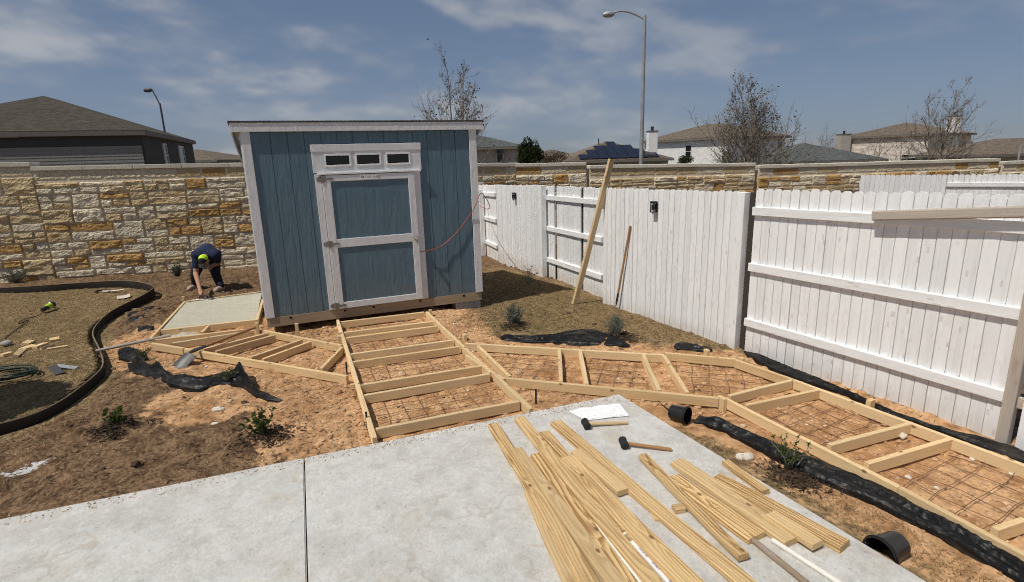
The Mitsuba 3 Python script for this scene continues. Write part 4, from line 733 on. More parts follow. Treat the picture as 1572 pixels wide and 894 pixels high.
# ================================================================ FABRIC, POTS, EDGING
def ribbon(name, label, U, Lw, h, seed, n=150, m_=22, catn='landscape fabric', fold=9.0, mound=0.6, peaks=(), crease=0.012, slim=1.0):
    gU, gL = np.array([at_height(*q, 0.0)[:2] for q in U]), np.array([at_height(*q, 0.0)[:2] for q in Lw]); a, b = spline(gU, n), spline(gL, n); s = np.linspace(0, 1, m_)
    mm = (a + b) / 2; a, b = mm + (a - mm) * slim, mm + (b - mm) * slim
    q = a[:, None] * (1 - s)[None, :, None] + b[:, None] * s[None, :, None]; q3 = np.concatenate([q, np.full(q.shape[:2] + (1,), seed * 1.7)], -1)
    j = (meshkit.fbm(q3 * 7, 3, seed) - 0.5)[..., None] * 0.05 * np.array([1.0, 0.6]); q = q + j * (np.abs(s - 0.5)[None, :, None] + 0.2)
    t = np.linspace(0, 1, n); ends = np.clip(np.minimum(t, 1 - t) * 14, 0, 1)
    tt = np.repeat(t[:, None], m_, 1) * np.linalg.norm(np.diff(a, axis=0), axis=1).sum(); ss = np.repeat(s[None], n, 0); f3 = np.stack([tt * 1.7 + 0.5 * meshkit.fbm(q3 * 3, 2, seed), ss * fold * 0.62 + 0.9 * meshkit.fbm(q3 * 2.2, 2, seed + 1), 0 * tt + seed], -1)
    arch = np.sin(np.pi * s) ** 0.6; r = np.abs(meshkit.fbm(f3, 3, seed + 3) - 0.5) * 2; z = h * arch[None] * (mound + (1 - mound) * meshkit.fbm(q3 * 3.0, 3, seed + 8) * 1.6 - 0.75 * r) * ends[:, None]
    for tp, sp, hh, wd in peaks: z += hh * np.exp(-((t - tp) / wd) ** 2)[:, None] * np.exp(-((s - sp) / 0.22) ** 2)[None]
    cr = 1 - np.abs(meshkit.fbm(q3 * np.array([9, 13, 1]), 3, seed + 41) - 0.5) * 2; z += arch[None] * ends[:, None] * crease * (cr ** 3 - 0.4)
    g = gz(q[..., 0], q[..., 1]); Z = g + 0.012 + np.maximum(z, 0.0); edge = (s < 0.01) | (s > 0.99); Z[:, edge] = g[:, edge] - 0.03; Z[[0, -1]] = g[[0, -1]] - 0.03
    V = np.concatenate([q, Z[..., None]], -1).reshape(-1, 3); i = (np.arange(n - 1)[:, None] * m_ + np.arange(m_ - 1)[None]).ravel()
    solo(name, (V, np.vstack([np.stack([i, i + m_, i + m_ + 1], -1), np.stack([i, i + m_ + 1, i + 1], -1)])), 'fabric', label, catn, smooth=True)
def build_fabric():
    ribbon('landscape_fabric', 'long bunched strip of black landscape fabric trailing from the black pot along the right form', [(1075, 638), (1160, 673), (1263, 712), (1379, 762), (1480, 815), (1572, 868), (1660, 920)], [(1062, 653), (1150, 690), (1258, 748), (1354, 787), (1480, 856), (1560, 903), (1640, 950)], 0.085, 3, n=300, m_=30, fold=6, crease=0.013, mound=0.8, slim=0.82)
    ribbon('landscape_fabric', 'crumpled black landscape fabric heaped on the soil left of the ladder form', [(192, 545), (205, 548), (225, 557), (252, 566), (270, 577), (300, 580), (322, 578), (352, 568), (366, 570), (385, 592), (405, 606), (440, 616)], [(196, 572), (208, 577), (232, 586), (262, 598), (285, 605), (310, 606), (335, 600), (352, 599), (374, 603), (392, 613), (412, 620), (439, 619)], 0.06, 5, slim=0.62, n=220, m_=34, fold=7, peaks=((0.70, 0.3, 0.17, 0.05), (0.78, 0.45, 0.10, 0.04), (0.12, 0.4, 0.13, 0.06), (0.27, 0.4, 0.10, 0.05), (0.45, 0.3, 0.05, 0.05)))
    ribbon('landscape_fabric', 'flattened black landscape fabric behind the right form, near the silvery shrubs', [(764, 524), (782, 515), (806, 518), (838, 517), (866, 510), (906, 505), (940, 515), (968, 530)], [(768, 527), (806, 529), (838, 530), (872, 532), (900, 534), (938, 535), (956, 535), (966, 533)], 0.055, 9, n=150, m_=30, fold=8, slim=0.8)
    ribbon('landscape_fabric', 'thin strip of black landscape fabric along the foot of the nearest fence panel', [(1140, 539), (1178, 552), (1215, 568), (1258, 586), (1300, 606), (1340, 622), (1380, 641), (1450, 664), (1515, 678), (1600, 716)], [(1146, 548), (1190, 572), (1218, 583), (1260, 597), (1325, 622), (1352, 636), (1410, 656), (1462, 673), (1520, 694), (1610, 734)], 0.05, 13, n=160, fold=9)
    ribbon('landscape_fabric', 'small scrap of black landscape fabric by the corner of the right form', [(1034, 534), (1048, 529), (1075, 534), (1095, 540)], [(1038, 539), (1055, 540), (1078, 542), (1096, 544)], 0.05, 17, n=40)
    ribbon('landscape_fabric', 'torn dark scrap of landscape fabric under the grey shovel pole', [(178, 533), (190, 528), (206, 531), (222, 538)], [(180, 545), (194, 549), (212, 552), (228, 549)], 0.05, 21, n=50)
    for i, (u, v, w, lab) in enumerate(((212, 487, 16, 'dark fabric scrap half buried in the soil bed left of the slab'), (224, 505, 13, 'dark fabric scrap nearest the left corner of the slab form'), (204, 475, 9, 'dark fabric scrap farthest up the soil bed'), (228, 469, 8, 'small dark fabric scrap close to the upper slab edge'))):
        ribbon('fabric_scrap', lab, [(u - w, v - 2), (u, v - 4), (u + w, v - 3)], [(u - w, v + 3), (u, v + 4), (u + w, v + 2)], 0.035, 30 + i, n=30, m_=12)
    # pots
    def pot(label, c, axis, r, L, tilt=0):
        k = thing('plant_pot', label, 'pot'); a = nrm(axis); pr_ = [(0, 0), (r * 0.74, 0), (r * 0.76, 0.004), (r * 0.92, L - 0.03), (r * 0.96, L - 0.028), (r, L), (r - 0.006, L), (r * 0.90, L - 0.03), (r * 0.73, 0.012), (0, 0.012)]
        part(k, 'shell', lathe(pr_, 34, c, a), 'black_plastic', smooth=35)
        rim = tube([c + a * (L - 0.012) + (r + 0.001) * (math.cos(t) * nrm(np.cross(a, EZ)) + math.sin(t) * np.cross(a, nrm(np.cross(a, EZ)))) for t in np.linspace(0, 2 * math.pi, 40)], 0.004, 6); part(k, 'rim', rim, 'black_plastic')
    c = on_ground(1030, 643); c1 = on_ground(1060, 650); r = 0.078; pot('black plastic plant pot lying on its side beside the patio corner', c + EZ * (r * 0.86), nrm(np.array([*(c1 - c)[:2], 0])) + EZ * 0.05 + np.array([0.1, -0.5, 0]), r, 0.15)
    outw = np.array([*(nrm(np.array([drr[1], -drr[0]])) * (1 if np.array([drr[1], -drr[0]]) @ dl < 0 else -1)), 0]); r = 0.092; c = P(1346, 848) * np.array([1, 1, 0]) + EZ * 0.075 + outw * 0.19; pot('black plastic plant pot tipped over by the near right edge of the patio', c, -outw - EZ * 0.02, r, 0.17)
    # a thin cable from the first pot
    solo('drip_line', tube(spline([on_ground(1006, 612, 0.01), on_ground(1014, 620, 0.012), on_ground(1022, 626, 0.02), on_ground(1030, 632, 0.05)], 20), 0.006, 6), 'cord_black', 'thin black drip line ending at the pot beside the patio corner', 'hose')
    # lawn edging: a band of steel on edge following the curve
    half = [(0, 88, 'dark steel lawn edging along the far side of the lawn under the stone wall'), (88, 220, 'curved dark steel lawn edging sweeping round the near side of the lawn')]
    for i0, i1, lab in half:
        k = thing('lawn_edging', lab, 'edging'); q = EDGE[i0:i1]; t = np.gradient(q, axis=0); t /= np.linalg.norm(t, axis=1, keepdims=True); nn = np.stack([-t[:, 1], t[:, 0]], -1) * 0.006; top = 0.02 + 0.006 * np.sin(np.arange(len(q)) * 0.21); ring = []
        for off, z in ((-1, -0.26), (-1, None), (1, None), (1, -0.26)): ring.append(np.column_stack([q + off * nn, top if z is None else np.full(len(q), z)]))
        V = np.stack(ring, 1).reshape(-1, 3); F = []
        for i in range(len(q) - 1):
            for j in range(3): F += [(4 * i + j, 4 * i + j + 1, 4 * i + j + 5), (4 * i + j, 4 * i + j + 5, 4 * i + j + 4)]
        part(k, 'band', (V, np.array(F)), 'edging_steel'); part(k, 'top_rim', tube(np.column_stack([q, top + 0.003]), 0.008, 6), 'edging_top')
build_fabric()
# ================================================================ PLANTS
def leaves(pts, dirs, L, W, r, curl=0.3):
    n = len(pts); d = dirs / (np.linalg.norm(dirs, axis=1, keepdims=True) + 1e-9); s = np.cross(d, r.standard_normal((n, 3))); s /= np.linalg.norm(s, axis=1, keepdims=True) + 1e-9; u = np.cross(s, d)
    L = L * r.uniform(0.6, 1.2, (n, 1)); W = W * r.uniform(0.7, 1.2, (n, 1)); a = pts; b = pts + d * L * 0.45 + s * W * 0.5 + u * W * curl; c = pts + d * L * 0.45 - s * W * 0.5 + u * W * curl; t = pts + d * L; mid = pts + d * L * 0.5
    V = np.stack([a, b, mid, c, t], 1).reshape(-1, 3); o = np.arange(n)[:, None] * 5
    F = np.concatenate([o + np.array([0, 2, 1]), o + np.array([0, 3, 2]), o + np.array([2, 4, 1]), o + np.array([3, 4, 2])]); return V, F
def shrub(name, label, base, h, w, nstem, nleaf, m, LW, seed, catn='plant', group=None, bark='bark', spread=1.0, tight=False):
    r = np.random.default_rng(seed); k = thing(name, label, catn, group); st, pts, dirs = [], [], []
    for i in range(nstem):
        th, le = r.uniform(0, 6.28), r.uniform(0.05, 0.95) ** 0.7 * spread; tip = base + np.array([math.cos(th) * w / 2 * le, math.sin(th) * w / 2 * le, h * (1 - 0.45 * le * le) * r.uniform(0.7, 1.0)])
        mid = base * 0.5 + tip * 0.5 + np.array([*(r.standard_normal(2) * 0.05 * w), 0.05 * h]); q = spline([base - EZ * 0.03, mid, tip], 8); st.append(tube(q, np.linspace(0.006, 0.0018, 8) * (0.6 + h), 5))
        for f in r.uniform(0.25 if not tight else 0.12, 1.02, nleaf):
            j = min(6, int(f * 7)); p = q[j] + (q[j + 1] - q[j]) * (f * 7 - j); pts.append(p + r.standard_normal(3) * 0.012 * h * (3 if tight else 2)); v = (q[j + 1] - q[j]); dirs.append(nrm(v) * 0.6 + r.standard_normal(3) * 0.7 + EZ * 0.2)
    part(k, 'stems', cat(st), bark); part(k, 'foliage', leaves(np.array(pts), np.array(dirs), *LW, r), m); return k
def build_plants():
    shrub('silver_shrub', 'round silvery grey shrub on the turf between shed and fence, left one of two', on_ground(790, 500), 0.33, 0.32, 60, 34, 'leaf_silver', (0.026, 0.013), 1, 'shrub', tight=True)
    shrub('silver_shrub', 'round silvery grey shrub close to the broad white fence panel', on_ground(945, 517), 0.30, 0.30, 55, 32, 'leaf_silver', (0.024, 0.012), 2, 'shrub', tight=True)
    shrub('sparse_shrub', 'sparse twiggy shrub in the shadow behind the shed corner', on_ground(812, 438), 0.42, 0.40, 12, 10, 'leaf_silver', (0.035, 0.014), 3, 'shrub')
    shrub('wall_shrub', 'small green shrub at the foot of the stone wall behind the worker', on_ground(273, 425), 0.34, 0.36, 40, 26, 'leaf_dark', (0.03, 0.014), 4, 'shrub', tight=True)
    shrub('wall_shrub', 'low grey green shrub at the left end of the stone wall base', on_ground(26, 434), 0.32, 0.62, 55, 26, 'leaf_silver', (0.032, 0.014), 5, 'shrub', tight=True)
    shrub('young_plant', 'small dark green plant in the soil below the lawn edging', on_ground(178, 657), 0.20, 0.28, 12, 20, 'leaf_green', (0.034, 0.024), 6)
    shrub('young_plant', 'leafy green plant in the soil near the patio, left of the ladder form', on_ground(404, 668), 0.26, 0.32, 11, 24, 'leaf_green', (0.034, 0.026), 7)
    shrub('young_plant', 'young plant with bright green leaves between the patio edge and the black fabric', on_ground(1214, 722), 0.30, 0.36, 13, 22, 'leaf_green', (0.026, 0.014), 8)
    for u, v, lab in ((352, 590, 'green weed clump growing on the crumpled fabric, right end'), (222, 556, 'green weed clump growing on the crumpled fabric, left end')): 
        k = shrub('weed_clump', lab, on_ground(u, v) + EZ * 0.08, 0.10, 0.26, 24, 22, 'leaf_green', (0.018, 0.008), u, spread=1.2, tight=True)
    # mulch heap round the plants
    for u, v, s, lab in ((178, 660, 0.17, 'dark mulch ring round the small plant below the edging'), (410, 672, 0.2, 'dark mulch ring round the plant near the patio'), (1220, 735, 0.17, 'dark mulch ring round the young plant beside the black fabric'), (790, 503, 0.16, 'dark mulch ring under the left silvery shrub'), (952, 520, 0.18, 'dark mulch ring under the silvery shrub by the fence')):
        r = np.random.default_rng(u); c = on_ground(u, v); n = 420; q = r.standard_normal((n, 2)) * s * 0.6; pts = np.column_stack([c[:2] + q, np.maximum(gh(c[0] + q[:, 0], c[1] + q[:, 1]), c[2] - 0.02) + 0.004 + 0.03 * np.exp(-(q ** 2).sum(1) / (s * s)) * r.random(n)]); d = r.standard_normal((n, 3)) * np.array([1, 1, 0.25])
        solo('mulch', leaves(pts, d, 0.055, 0.016, r), 'mulch', lab, 'mulch', kind='stuff')
scene['mat_mulch'] = {'type': 'twosided', 'bsdf': {'type': 'principled', 'base_color': proc(lambda p, n, uv: mix((0.03, 0.018, 0.011), (0.085, 0.055, 0.035), noise(p.x * 50, p.y * 50, p.z * 50))), 'roughness': 0.95}}
build_plants()

# ================================================================ CLUTTER ON THE LEFT
def build_clutter():
    # shovel with its blade on the form board, and a second pole
    k = thing('shovel', 'square shovel with a brown handle lying across the left form', 'shovel'); tip, neck, end = P(271, 556, 0.01), P(291, 541, 0.12), P(392, 503, 0.16)
    d = nrm(neck - tip); hd = nrm(end - neck); sd = nrm(np.cross(EZ, hd)); nb, mb = 9, 7; w = 0.125; L = 0.30; B = []
    ax = nrm(hd * 0.62 + EZ * 0.55 + sd * -0.1); c0 = neck - hd * 0.02
    for i in range(nb):
        for j in range(mb):
            a, b = i / (nb - 1), j / (mb - 1) - 0.5; B.append(c0 - ax * L * a + sd * b * 2 * w * (0.92 + 0.08 * a) + np.cross(sd, ax) * (0.05 * b * b * 4 - 0.03 * math.sin(a * 2.4)))
    B = np.array(B); B2 = B - np.cross(sd, ax) * 0.004; i = (np.arange(nb - 1)[:, None] * mb + np.arange(mb - 1)[None]).ravel(); Fq = np.stack([i, i + mb, i + mb + 1, i + 1], -1); o = len(B)
    part(k, 'blade', cat([(np.vstack([B, B2]), np.vstack([Fq, Fq[:, ::-1] + o]))]), 'shovel_steel', smooth=True); part(k, 'socket', tube([c0 - ax * 0.05, c0 + hd * 0.05, c0 + hd * 0.22], [0.012, 0.022, 0.019], 9), 'shovel_steel', smooth=40)
    s = np.linspace(0.09, 1, 8); v = tube(c0 + (end - c0) * s[:, None], 0.0175, 10); part(k, 'handle', (*v, np.stack([16 * nseed() + 8 + (v[0] - c0) @ sd, (v[0] - c0) @ hd], -1)), 'wood_handle')
    a, b = P(147, 539, 0.06), P(262, 515, 0.11); v = tube(a + (b - a) * np.linspace(0, 1, 8)[:, None], 0.019, 10); solo('grey_pole', (*v, np.stack([16 * nseed() + 8 + (v[0] - a) @ np.array([0, 1, 0]), (v[0] - a) @ nrm(b - a)], -1)), 'wood_grey', 'weathered grey pole lying from the lawn edging to the slab form', 'pole')
    # angle grinder like tool
    k = thing('power_tool', 'green and black power tool lying on the dry lawn', 'power tool'); c = on_ground(66, 481); e = on_ground(88, 472); d = nrm(e - c); sd = np.cross(d, EZ)
    part(k, 'grip', lathe([(0, 0), (0.028, 0.0), (0.036, 0.03), (0.03, 0.10), (0.034, 0.16)], 12, c + EZ * 0.05, d + EZ * 0.1), 'rubber', smooth=40); part(k, 'body', lathe([(0.034, 0.15), (0.046, 0.165), (0.046, 0.26), (0.04, 0.27)], 12, c + EZ * 0.05, d + EZ * 0.1), 'tool_green', smooth=40)
    part(k, 'gear_head', lathe([(0.04, 0.268), (0.05, 0.28), (0.05, 0.33), (0, 0.335)], 12, c + EZ * 0.05, d + EZ * 0.1), 'rubber', smooth=40); part(k, 'disc_guard', lathe([(0, 0), (0.075, 0), (0.075, 0.02), (0, 0.02)], 18, c + d * 0.31 + EZ * 0.075, nrm(EZ * 0.6 + sd + d * 0.3)), 'chrome', smooth=40)
    part(k, 'cable', tube(spline([c + EZ * 0.05, on_ground(50, 487, 0.01), on_ground(36, 491, 0.015), on_ground(30, 497, 0.012), on_ground(40, 493, 0.015), on_ground(22, 508, 0.01), on_ground(10, 520, 0.008)], 60), 0.006, 6), 'cord_black')
    # wood scraps
    for (a, b, w, lab) in (((2, 544), (17, 540), 0.07, 'pale wood scrap at the left picture edge on the lawn'), ((23, 545), (35, 535), 0.06, 'long narrow wood scrap leaning in the scrap heap on the lawn'), ((31, 536), (52, 529), 0.07, 'pale flat wood scrap in the middle of the scrap heap'), ((38, 527), (48, 522), 0.09, 'brownish wood scrap at the top of the scrap heap'), ((52, 532), (70, 526), 0.085, 'wood scrap with a notched end in the scrap heap'), ((62, 534), (82, 528), 0.035, 'thin wood scrap poking out of the scrap heap'), ((76, 520.5), (91, 518), 0.06, 'clean rectangular wood block lying apart from the scrap heap'), ((72, 535), (104, 530), 0.025, 'thin brown wood sliver right of the scrap heap')):
        z = 0.045; p, q = P(*a, z), P(*b, z); solo('wood_scrap', beam(p - EZ * 0.019, q - EZ * 0.019, w, 0.038, nrm(EZ + 0.25 * rng.standard_normal(3)), 0.003), 'wood_form', lab, 'wood scrap')
    solo('stone_chunk', (lambda m: (m[0] + 0.015 * (meshkit.noise(m[0] * 20)[:, None] - 0.5), m[1]))(sph(P(10, 527, 0.03), (0.07, 0.05, 0.035), 3)), 'block', 'grey stone chunk on the lawn by the scrap heap', 'stone')
    # hose coil
    r = np.random.default_rng(3); c = on_ground(8, 581); t = np.linspace(0, 2 * math.pi * 5, 200); rad = 0.24 + 0.05 * np.sin(t * 0.83) + 0.03 * r.standard_normal(200).cumsum() * 0.05; pts = np.stack([c[0] + rad * np.cos(t) * 1.25, c[1] + rad * np.sin(t) * 0.75, 0.03 + 0.012 * t / 6.28 + 0.012 * np.sin(t * 1.7)], -1)
    solo('garden_hose', tube(pts, 0.010, 7), 'hose_green', 'dark green hose coiled on the lawn at the left edge', 'hose', smooth=True)
    # trowel pieces
    for a, b, c_, lab in (((80, 562), (92, 574), 'shovel_steel', 'dark metal trowel blade on the lawn'), ((86, 561), (118, 565), 'galv', 'pale metal strip on the lawn beside the trowel blade')):
        p, q = P(*a, 0.035), P(*b, 0.02); solo('metal_strip' if c_ == 'galv' else 'trowel', beam(p, q, 0.06 if c_ == 'galv' else 0.09, 0.006, nrm(EZ + 0.3 * np.array([0.4, -0.6, 0])), 0.001), c_, lab, 'metal scrap' if c_ == 'galv' else 'trowel')
    for (u, v, w, h_, ang, lab) in ((190, 457.5, 0.10, 0.15, 0.6, 'square pale paper scrap on the lawn near the edging'), (174, 448, 0.20, 0.05, 0.1, 'long pale paper scrap on the lawn farther off')):
        c = on_ground(u, v, 0.012); e = np.array([math.cos(ang), math.sin(ang), 0.04]); f = np.array([-math.sin(ang), math.cos(ang), 0.12]); U, Vv = np.meshgrid(np.linspace(-1, 1, 5), np.linspace(-1, 1, 5), indexing='ij'); V = c + U[..., None] * e * w + Vv[..., None] * f * h_ * 0.6 + EZ * (0.012 * U * U)[..., None] + EZ * 0.02; i = (np.arange(4)[:, None] * 5 + np.arange(4)[None]).ravel(); solo('paper_scrap', (V.reshape(-1, 3), np.stack([i, i + 5, i + 6, i + 1], -1)), 'paper_tan', lab, 'paper')
    solo('cable_scrap', tube(spline([on_ground(150, 450, 0.01), on_ground(153, 446.5, 0.02), on_ground(160, 446, 0.02), on_ground(166, 449, 0.012)], 20), 0.02, 6), 'cord_black', 'short bent black hose scrap on the far lawn', 'hose')
    # spilled white powder: thin crusts on the soil
    r = np.random.default_rng(8); V, F, o = [], [], 0; a, b = on_ground(14, 731), on_ground(84, 708)
    for _ in range(110):
        f = np.clip(r.normal(0.5, 0.2), 0, 1); c = a + (b - a) * f + np.array([*(r.standard_normal(2) * 0.035 * (1.1 - abs(f - 0.45))), 0]); c[2] = gh(c[0], c[1]) + 0.004; R = r.uniform(0.006, 0.026); t = np.linspace(0, 2 * math.pi, 10)[:-1]; rr = R * r.uniform(0.55, 1.1, 9)
        q = np.column_stack([c[0] + rr * np.cos(t) * 1.5, c[1] + rr * np.sin(t), c[2] + 0 * t]); q[:, 2] = gh(q[:, 0], q[:, 1]) - 0.002; V += [np.vstack([q, c + EZ * 0.004])]; F += [np.array([(j, (j + 1) % 9, 9) for j in range(9)]) + o]; o += 10
    solo('white_powder', (np.vstack(V), np.vstack(F)), 'dust_white', 'streak of spilled white powder on the dark soil at the lower left', 'powder', kind='stuff')
    # stones lying about: individual larger ones
    for u, v, s, lab in ((335, 630, 0.035, 'pale flat stone on the soil below the crumpled fabric'), (330, 652, 0.022, 'small white stone on the soil between the two young plants'), (1289, 713 - 11, 0.0, '')):
        if s: m = sph(on_ground(u, v) + EZ * s * 0.3, (s * 1.7, s, s * 0.6), 3); solo('pale_stone', (m[0] + 0.3 * s * (meshkit.noise(m[0] * 35)[:, None] - 0.5), m[1]), 'stone_pale', lab, 'stone')
    for u, v, s, lab in ((1138, 704, 0.035, 'pair of broken limestone pieces beside the patio edge, left piece'), (1147, 705, 0.038, 'tan broken limestone piece beside the patio edge, right of a paler one'), (1385, 671, 0.03, 'loose limestone piece inside the right form')):
        m = sph(on_ground(u, v) + EZ * s * 0.4, (s * 1.2, s, s * 0.7), 2); solo('limestone_piece', (m[0] + 0.5 * s * (meshkit.noise(m[0] * 30)[:, None] - 0.5), m[1]), 'stone_pale', lab, 'stone')
    # white wire shelf propped at the right
    k = thing('wire_rack', 'white wire rack propped against the picket panel at the right edge', 'rack'); c = A1 + FE * 0.40 + FN * 0.09
    def wp(s, z): return c + FE * s + EZ * z - FN * (0.03 * z)
    for z in (0.20, 0.26, 0.09): part(k, 'rail', tube([wp(-0.14, z), wp(0.9, z)], 0.004, 6), 'white_gloss')
    for i in range(8): part(k, 'wire', tube([wp(-0.12 + i * 0.11, 0.0), wp(-0.12 + i * 0.11, 0.26)], 0.0025, 5), 'white_gloss')
flatmat('paper_tan', (0.55, 0.48, 0.40), 0.9); mat('stone_pale', lambda p, n, uv: mix((0.48, 0.42, 0.34), (0.68, 0.63, 0.55), fbm(p.x * 30, p.y * 30, p.z * 30)), 0.95)
build_clutter()

# ================================================================ THE WORKER
def body(chains, step=0.02, smooth_it=12):
    M = Manifold()
    for ch in chains:
        for (p, r), (q, s) in zip(ch[:-1], ch[1:]):
            a = trimesh.creation.icosphere(2, r); b = trimesh.creation.icosphere(2, s); M = M + Manifold.hull_points(np.vstack([a.vertices + p, b.vertices + q]))
    m = M.refine_to_length(step).to_mesh(); t = trimesh.Trimesh(m.vert_properties[:, :3], m.tri_verts, process=True); trimesh.smoothing.filter_taubin(t, iterations=smooth_it); return t.vertices, t.faces
def build_worker():
    k = thing('person', 'person in a navy shirt and yellow green cap bending over to smooth the fresh slab', 'person'); f0 = on_ground(313, 449); D = f0[1]
    def J(u, v, dy=0.0): return at_depth(u, v, D + dy)
    fL, fR = on_ground(293.5, 446.5), on_ground(333.5, 449.5)
    hipL, hipR = J(310, 393, 0.36), J(327, 393, 0.36); kneeL, kneeR = J(299.5, 420, 0.20), J(331, 420, 0.22); ankL, ankR = fL + np.array([0.01, 0.15, 0.10]), fR + np.array([0, 0.15, 0.10])
    chest, belly = J(317, 389, 0.02), J(318, 386, 0.25); shL, shR = J(302, 392, -0.05), J(331, 391, -0.05); neck = J(314, 395, -0.15); head = J(313, 401, -0.22)
    elL, wrL = J(300.5, 420, -0.12), J(307.5, 446, -0.30); hand = P(309, 452.5, 0.12)
    wrL = hand + (elL - hand) * 0.32 + EZ * 0.0; elR, wrR = J(335, 404, 0.05), J(326, 408, 0.12)
    part(k, 'trousers', body([[(hipL, 0.135), (kneeL, 0.085), (ankL, 0.062)], [(hipR, 0.135), (kneeR, 0.085), (ankR, 0.065)], [(hipL, 0.135), (hipR, 0.135)]]), 'denim', smooth=True)
    part(k, 'shirt', body([[(chest, 0.15), (belly, 0.155), (hipL * 0.5 + hipR * 0.5 + EZ * 0.03, 0.15)], [(shL, 0.085), (chest, 0.15), (shR, 0.085)], [(shL, 0.10), (belly, 0.14)], [(shR, 0.10), (belly, 0.14)], [(shL, 0.085), (shL * 0.42 + elL * 0.58, 0.068)], [(shR, 0.085), (shR * 0.35 + elR * 0.65, 0.068)]]), 'navy', smooth=True)
    dn = nrm(hand - elL); sd = nrm(np.cross(dn, [0, 1, 0])); fingers = [[(wrL, 0.030), (hand + EZ * 0.005, 0.036)]]
    for i in range(4): b0 = hand + sd * (i - 1.5) * 0.02 + dn * 0.02; fingers.append([(b0, 0.012), (b0 + dn * 0.045 - np.array([0, 0.02, 0]), 0.010), (b0 + dn * 0.06 + np.array([0, 0.015, -0.01]), 0.008)])
    fingers.append([(hand + sd * 0.03 - dn * 0.02, 0.013), (hand + sd * 0.055 + dn * 0.02, 0.010), (hand + sd * 0.05 + dn * 0.045, 0.009)])
    part(k, 'arms', body([[(shL * 0.5 + elL * 0.5, 0.05), (elL, 0.045), (wrL, 0.030)], [(shR * 0.4 + elR * 0.6, 0.05), (elR, 0.044), (wrR, 0.032), (wrR + np.array([-0.05, -0.01, -0.05]), 0.034)]] + fingers, 0.01, 4), 'skin', smooth=True)
    fd = nrm(np.array([0.05, -0.75, -0.65])); up = nrm(np.array([0, -0.8, 0.75])); up = nrm(up - fd * (up @ fd)); rt = np.cross(fd, up)      # face turned down towards the slab
    hm = trimesh.creation.icosphere(3, 1.0); hv = hm.vertices.copy(); loc = hv * np.array([0.078, 0.10, 0.118]); jaw = np.clip(-loc[:, 2] / 0.118, 0, 1); loc[:, 0] *= 1 - 0.28 * jaw; loc[:, 1] += 0.012 * jaw
    def place(v): return head + v[:, :1] * rt + v[:, 1:2] * fd + v[:, 2:] * up
    hk = part(k, 'head', (place(loc), hm.faces), 'skin', smooth=True)
    nose = trimesh.creation.icosphere(2, 1.0).vertices * (0.014, 0.022, 0.024) + (0, 0.102, -0.012); part(hk, 'nose', (place(nose), trimesh.creation.icosphere(2).faces), 'skin', smooth=True)
    for sx in (-1, 1):
        ear = trimesh.creation.icosphere(2, 1.0).vertices * (0.012, 0.022, 0.032) + (sx * 0.079, -0.005, -0.005); part(hk, 'ear', (place(ear), trimesh.creation.icosphere(2).faces), 'skin', smooth=True)
        eye = trimesh.creation.icosphere(2, 1.0).vertices * (0.012, 0.008, 0.009) + (sx * 0.03, 0.094, 0.012); part(hk, 'eye', (place(eye), trimesh.creation.icosphere(2).faces), 'hair', smooth=True)
    bm = trimesh.creation.icosphere(3, 1.0); bv = bm.vertices * np.array([0.074, 0.075, 0.065]) + np.array([0, 0.045, -0.075]); part(hk, 'beard', (place(bv), bm.faces), 'beard', smooth=True)
    cm = hm.vertices * np.array([0.085, 0.108, 0.112]); cm[:, 2] = np.maximum(cm[:, 2], 0.024) ; ck = part(k, 'cap', (place(cm + np.array([0, -0.006, 0.012])), hm.faces), 'hivis', smooth=True)
    ff = hm.faces[(hm.vertices[hm.faces].mean(1)[:, 1] > 0.30) & (hm.vertices[hm.faces].mean(1)[:, 2] > 0.1)]; part(ck, 'front_panel', (place(cm * 1.015 + np.array([0, -0.006, 0.012])), ff), 'hair', smooth=True)
    t = np.linspace(-1, 1, 13); Vb = np.array([(x * 0.082 * (1 - 0.25 * j), 0.07 + (0.025 if j == 0 else 0.12) * math.sqrt(max(0, 1 - 0.85 * x * x)), 0.045 - 0.02 * x * x - 0.006 * j) for j in (0, 1) for x in t]); Vb2 = Vb - np.array([0, 0, 0.005]); i = np.arange(12); Fb = np.stack([i, i + 1, i + 14, i + 13], -1); part(ck, 'brim', cat([(place(np.vstack([Vb, Vb2])), np.vstack([Fb, Fb[:, ::-1] + 26]))]), 'hair')
    part(k, 'neck', body([[(neck, 0.062), (head - fd * 0.02 - up * 0.03, 0.058)]], 0.02, 4), 'skin', smooth=True)
    for f, a in ((fL, ankL), (fR, ankR)):
        toe = f + np.array([0.0, -0.06, 0.045]); heel = f + np.array([0.005, 0.17, 0.05]); part(k, 'boot', body([[(heel, 0.052), (toe + np.array([0, 0.06, 0.01]), 0.050), (toe, 0.042)], [(heel, 0.055), (a, 0.058)]], 0.02, 6), 'boot', smooth=True)
    k = thing('hand_float', 'steel hand float held flat on the fresh slab by the worker', 'trowel'); c = P(312, 458.6, 0.092); e = nrm(np.array([1, -0.05, 0])); part(k, 'blade', box(c, (0.34, 0.10, 0.006), (e, np.cross(EZ, e), EZ), 0.001), 'chrome'); part(k, 'handle', tube([c - e * 0.06 + EZ * 0.01, c - e * 0.05 + EZ * 0.045, c + e * 0.07 + EZ * 0.045, c + e * 0.08 + EZ * 0.01], 0.013, 8), 'rubber', smooth=40)
build_worker()
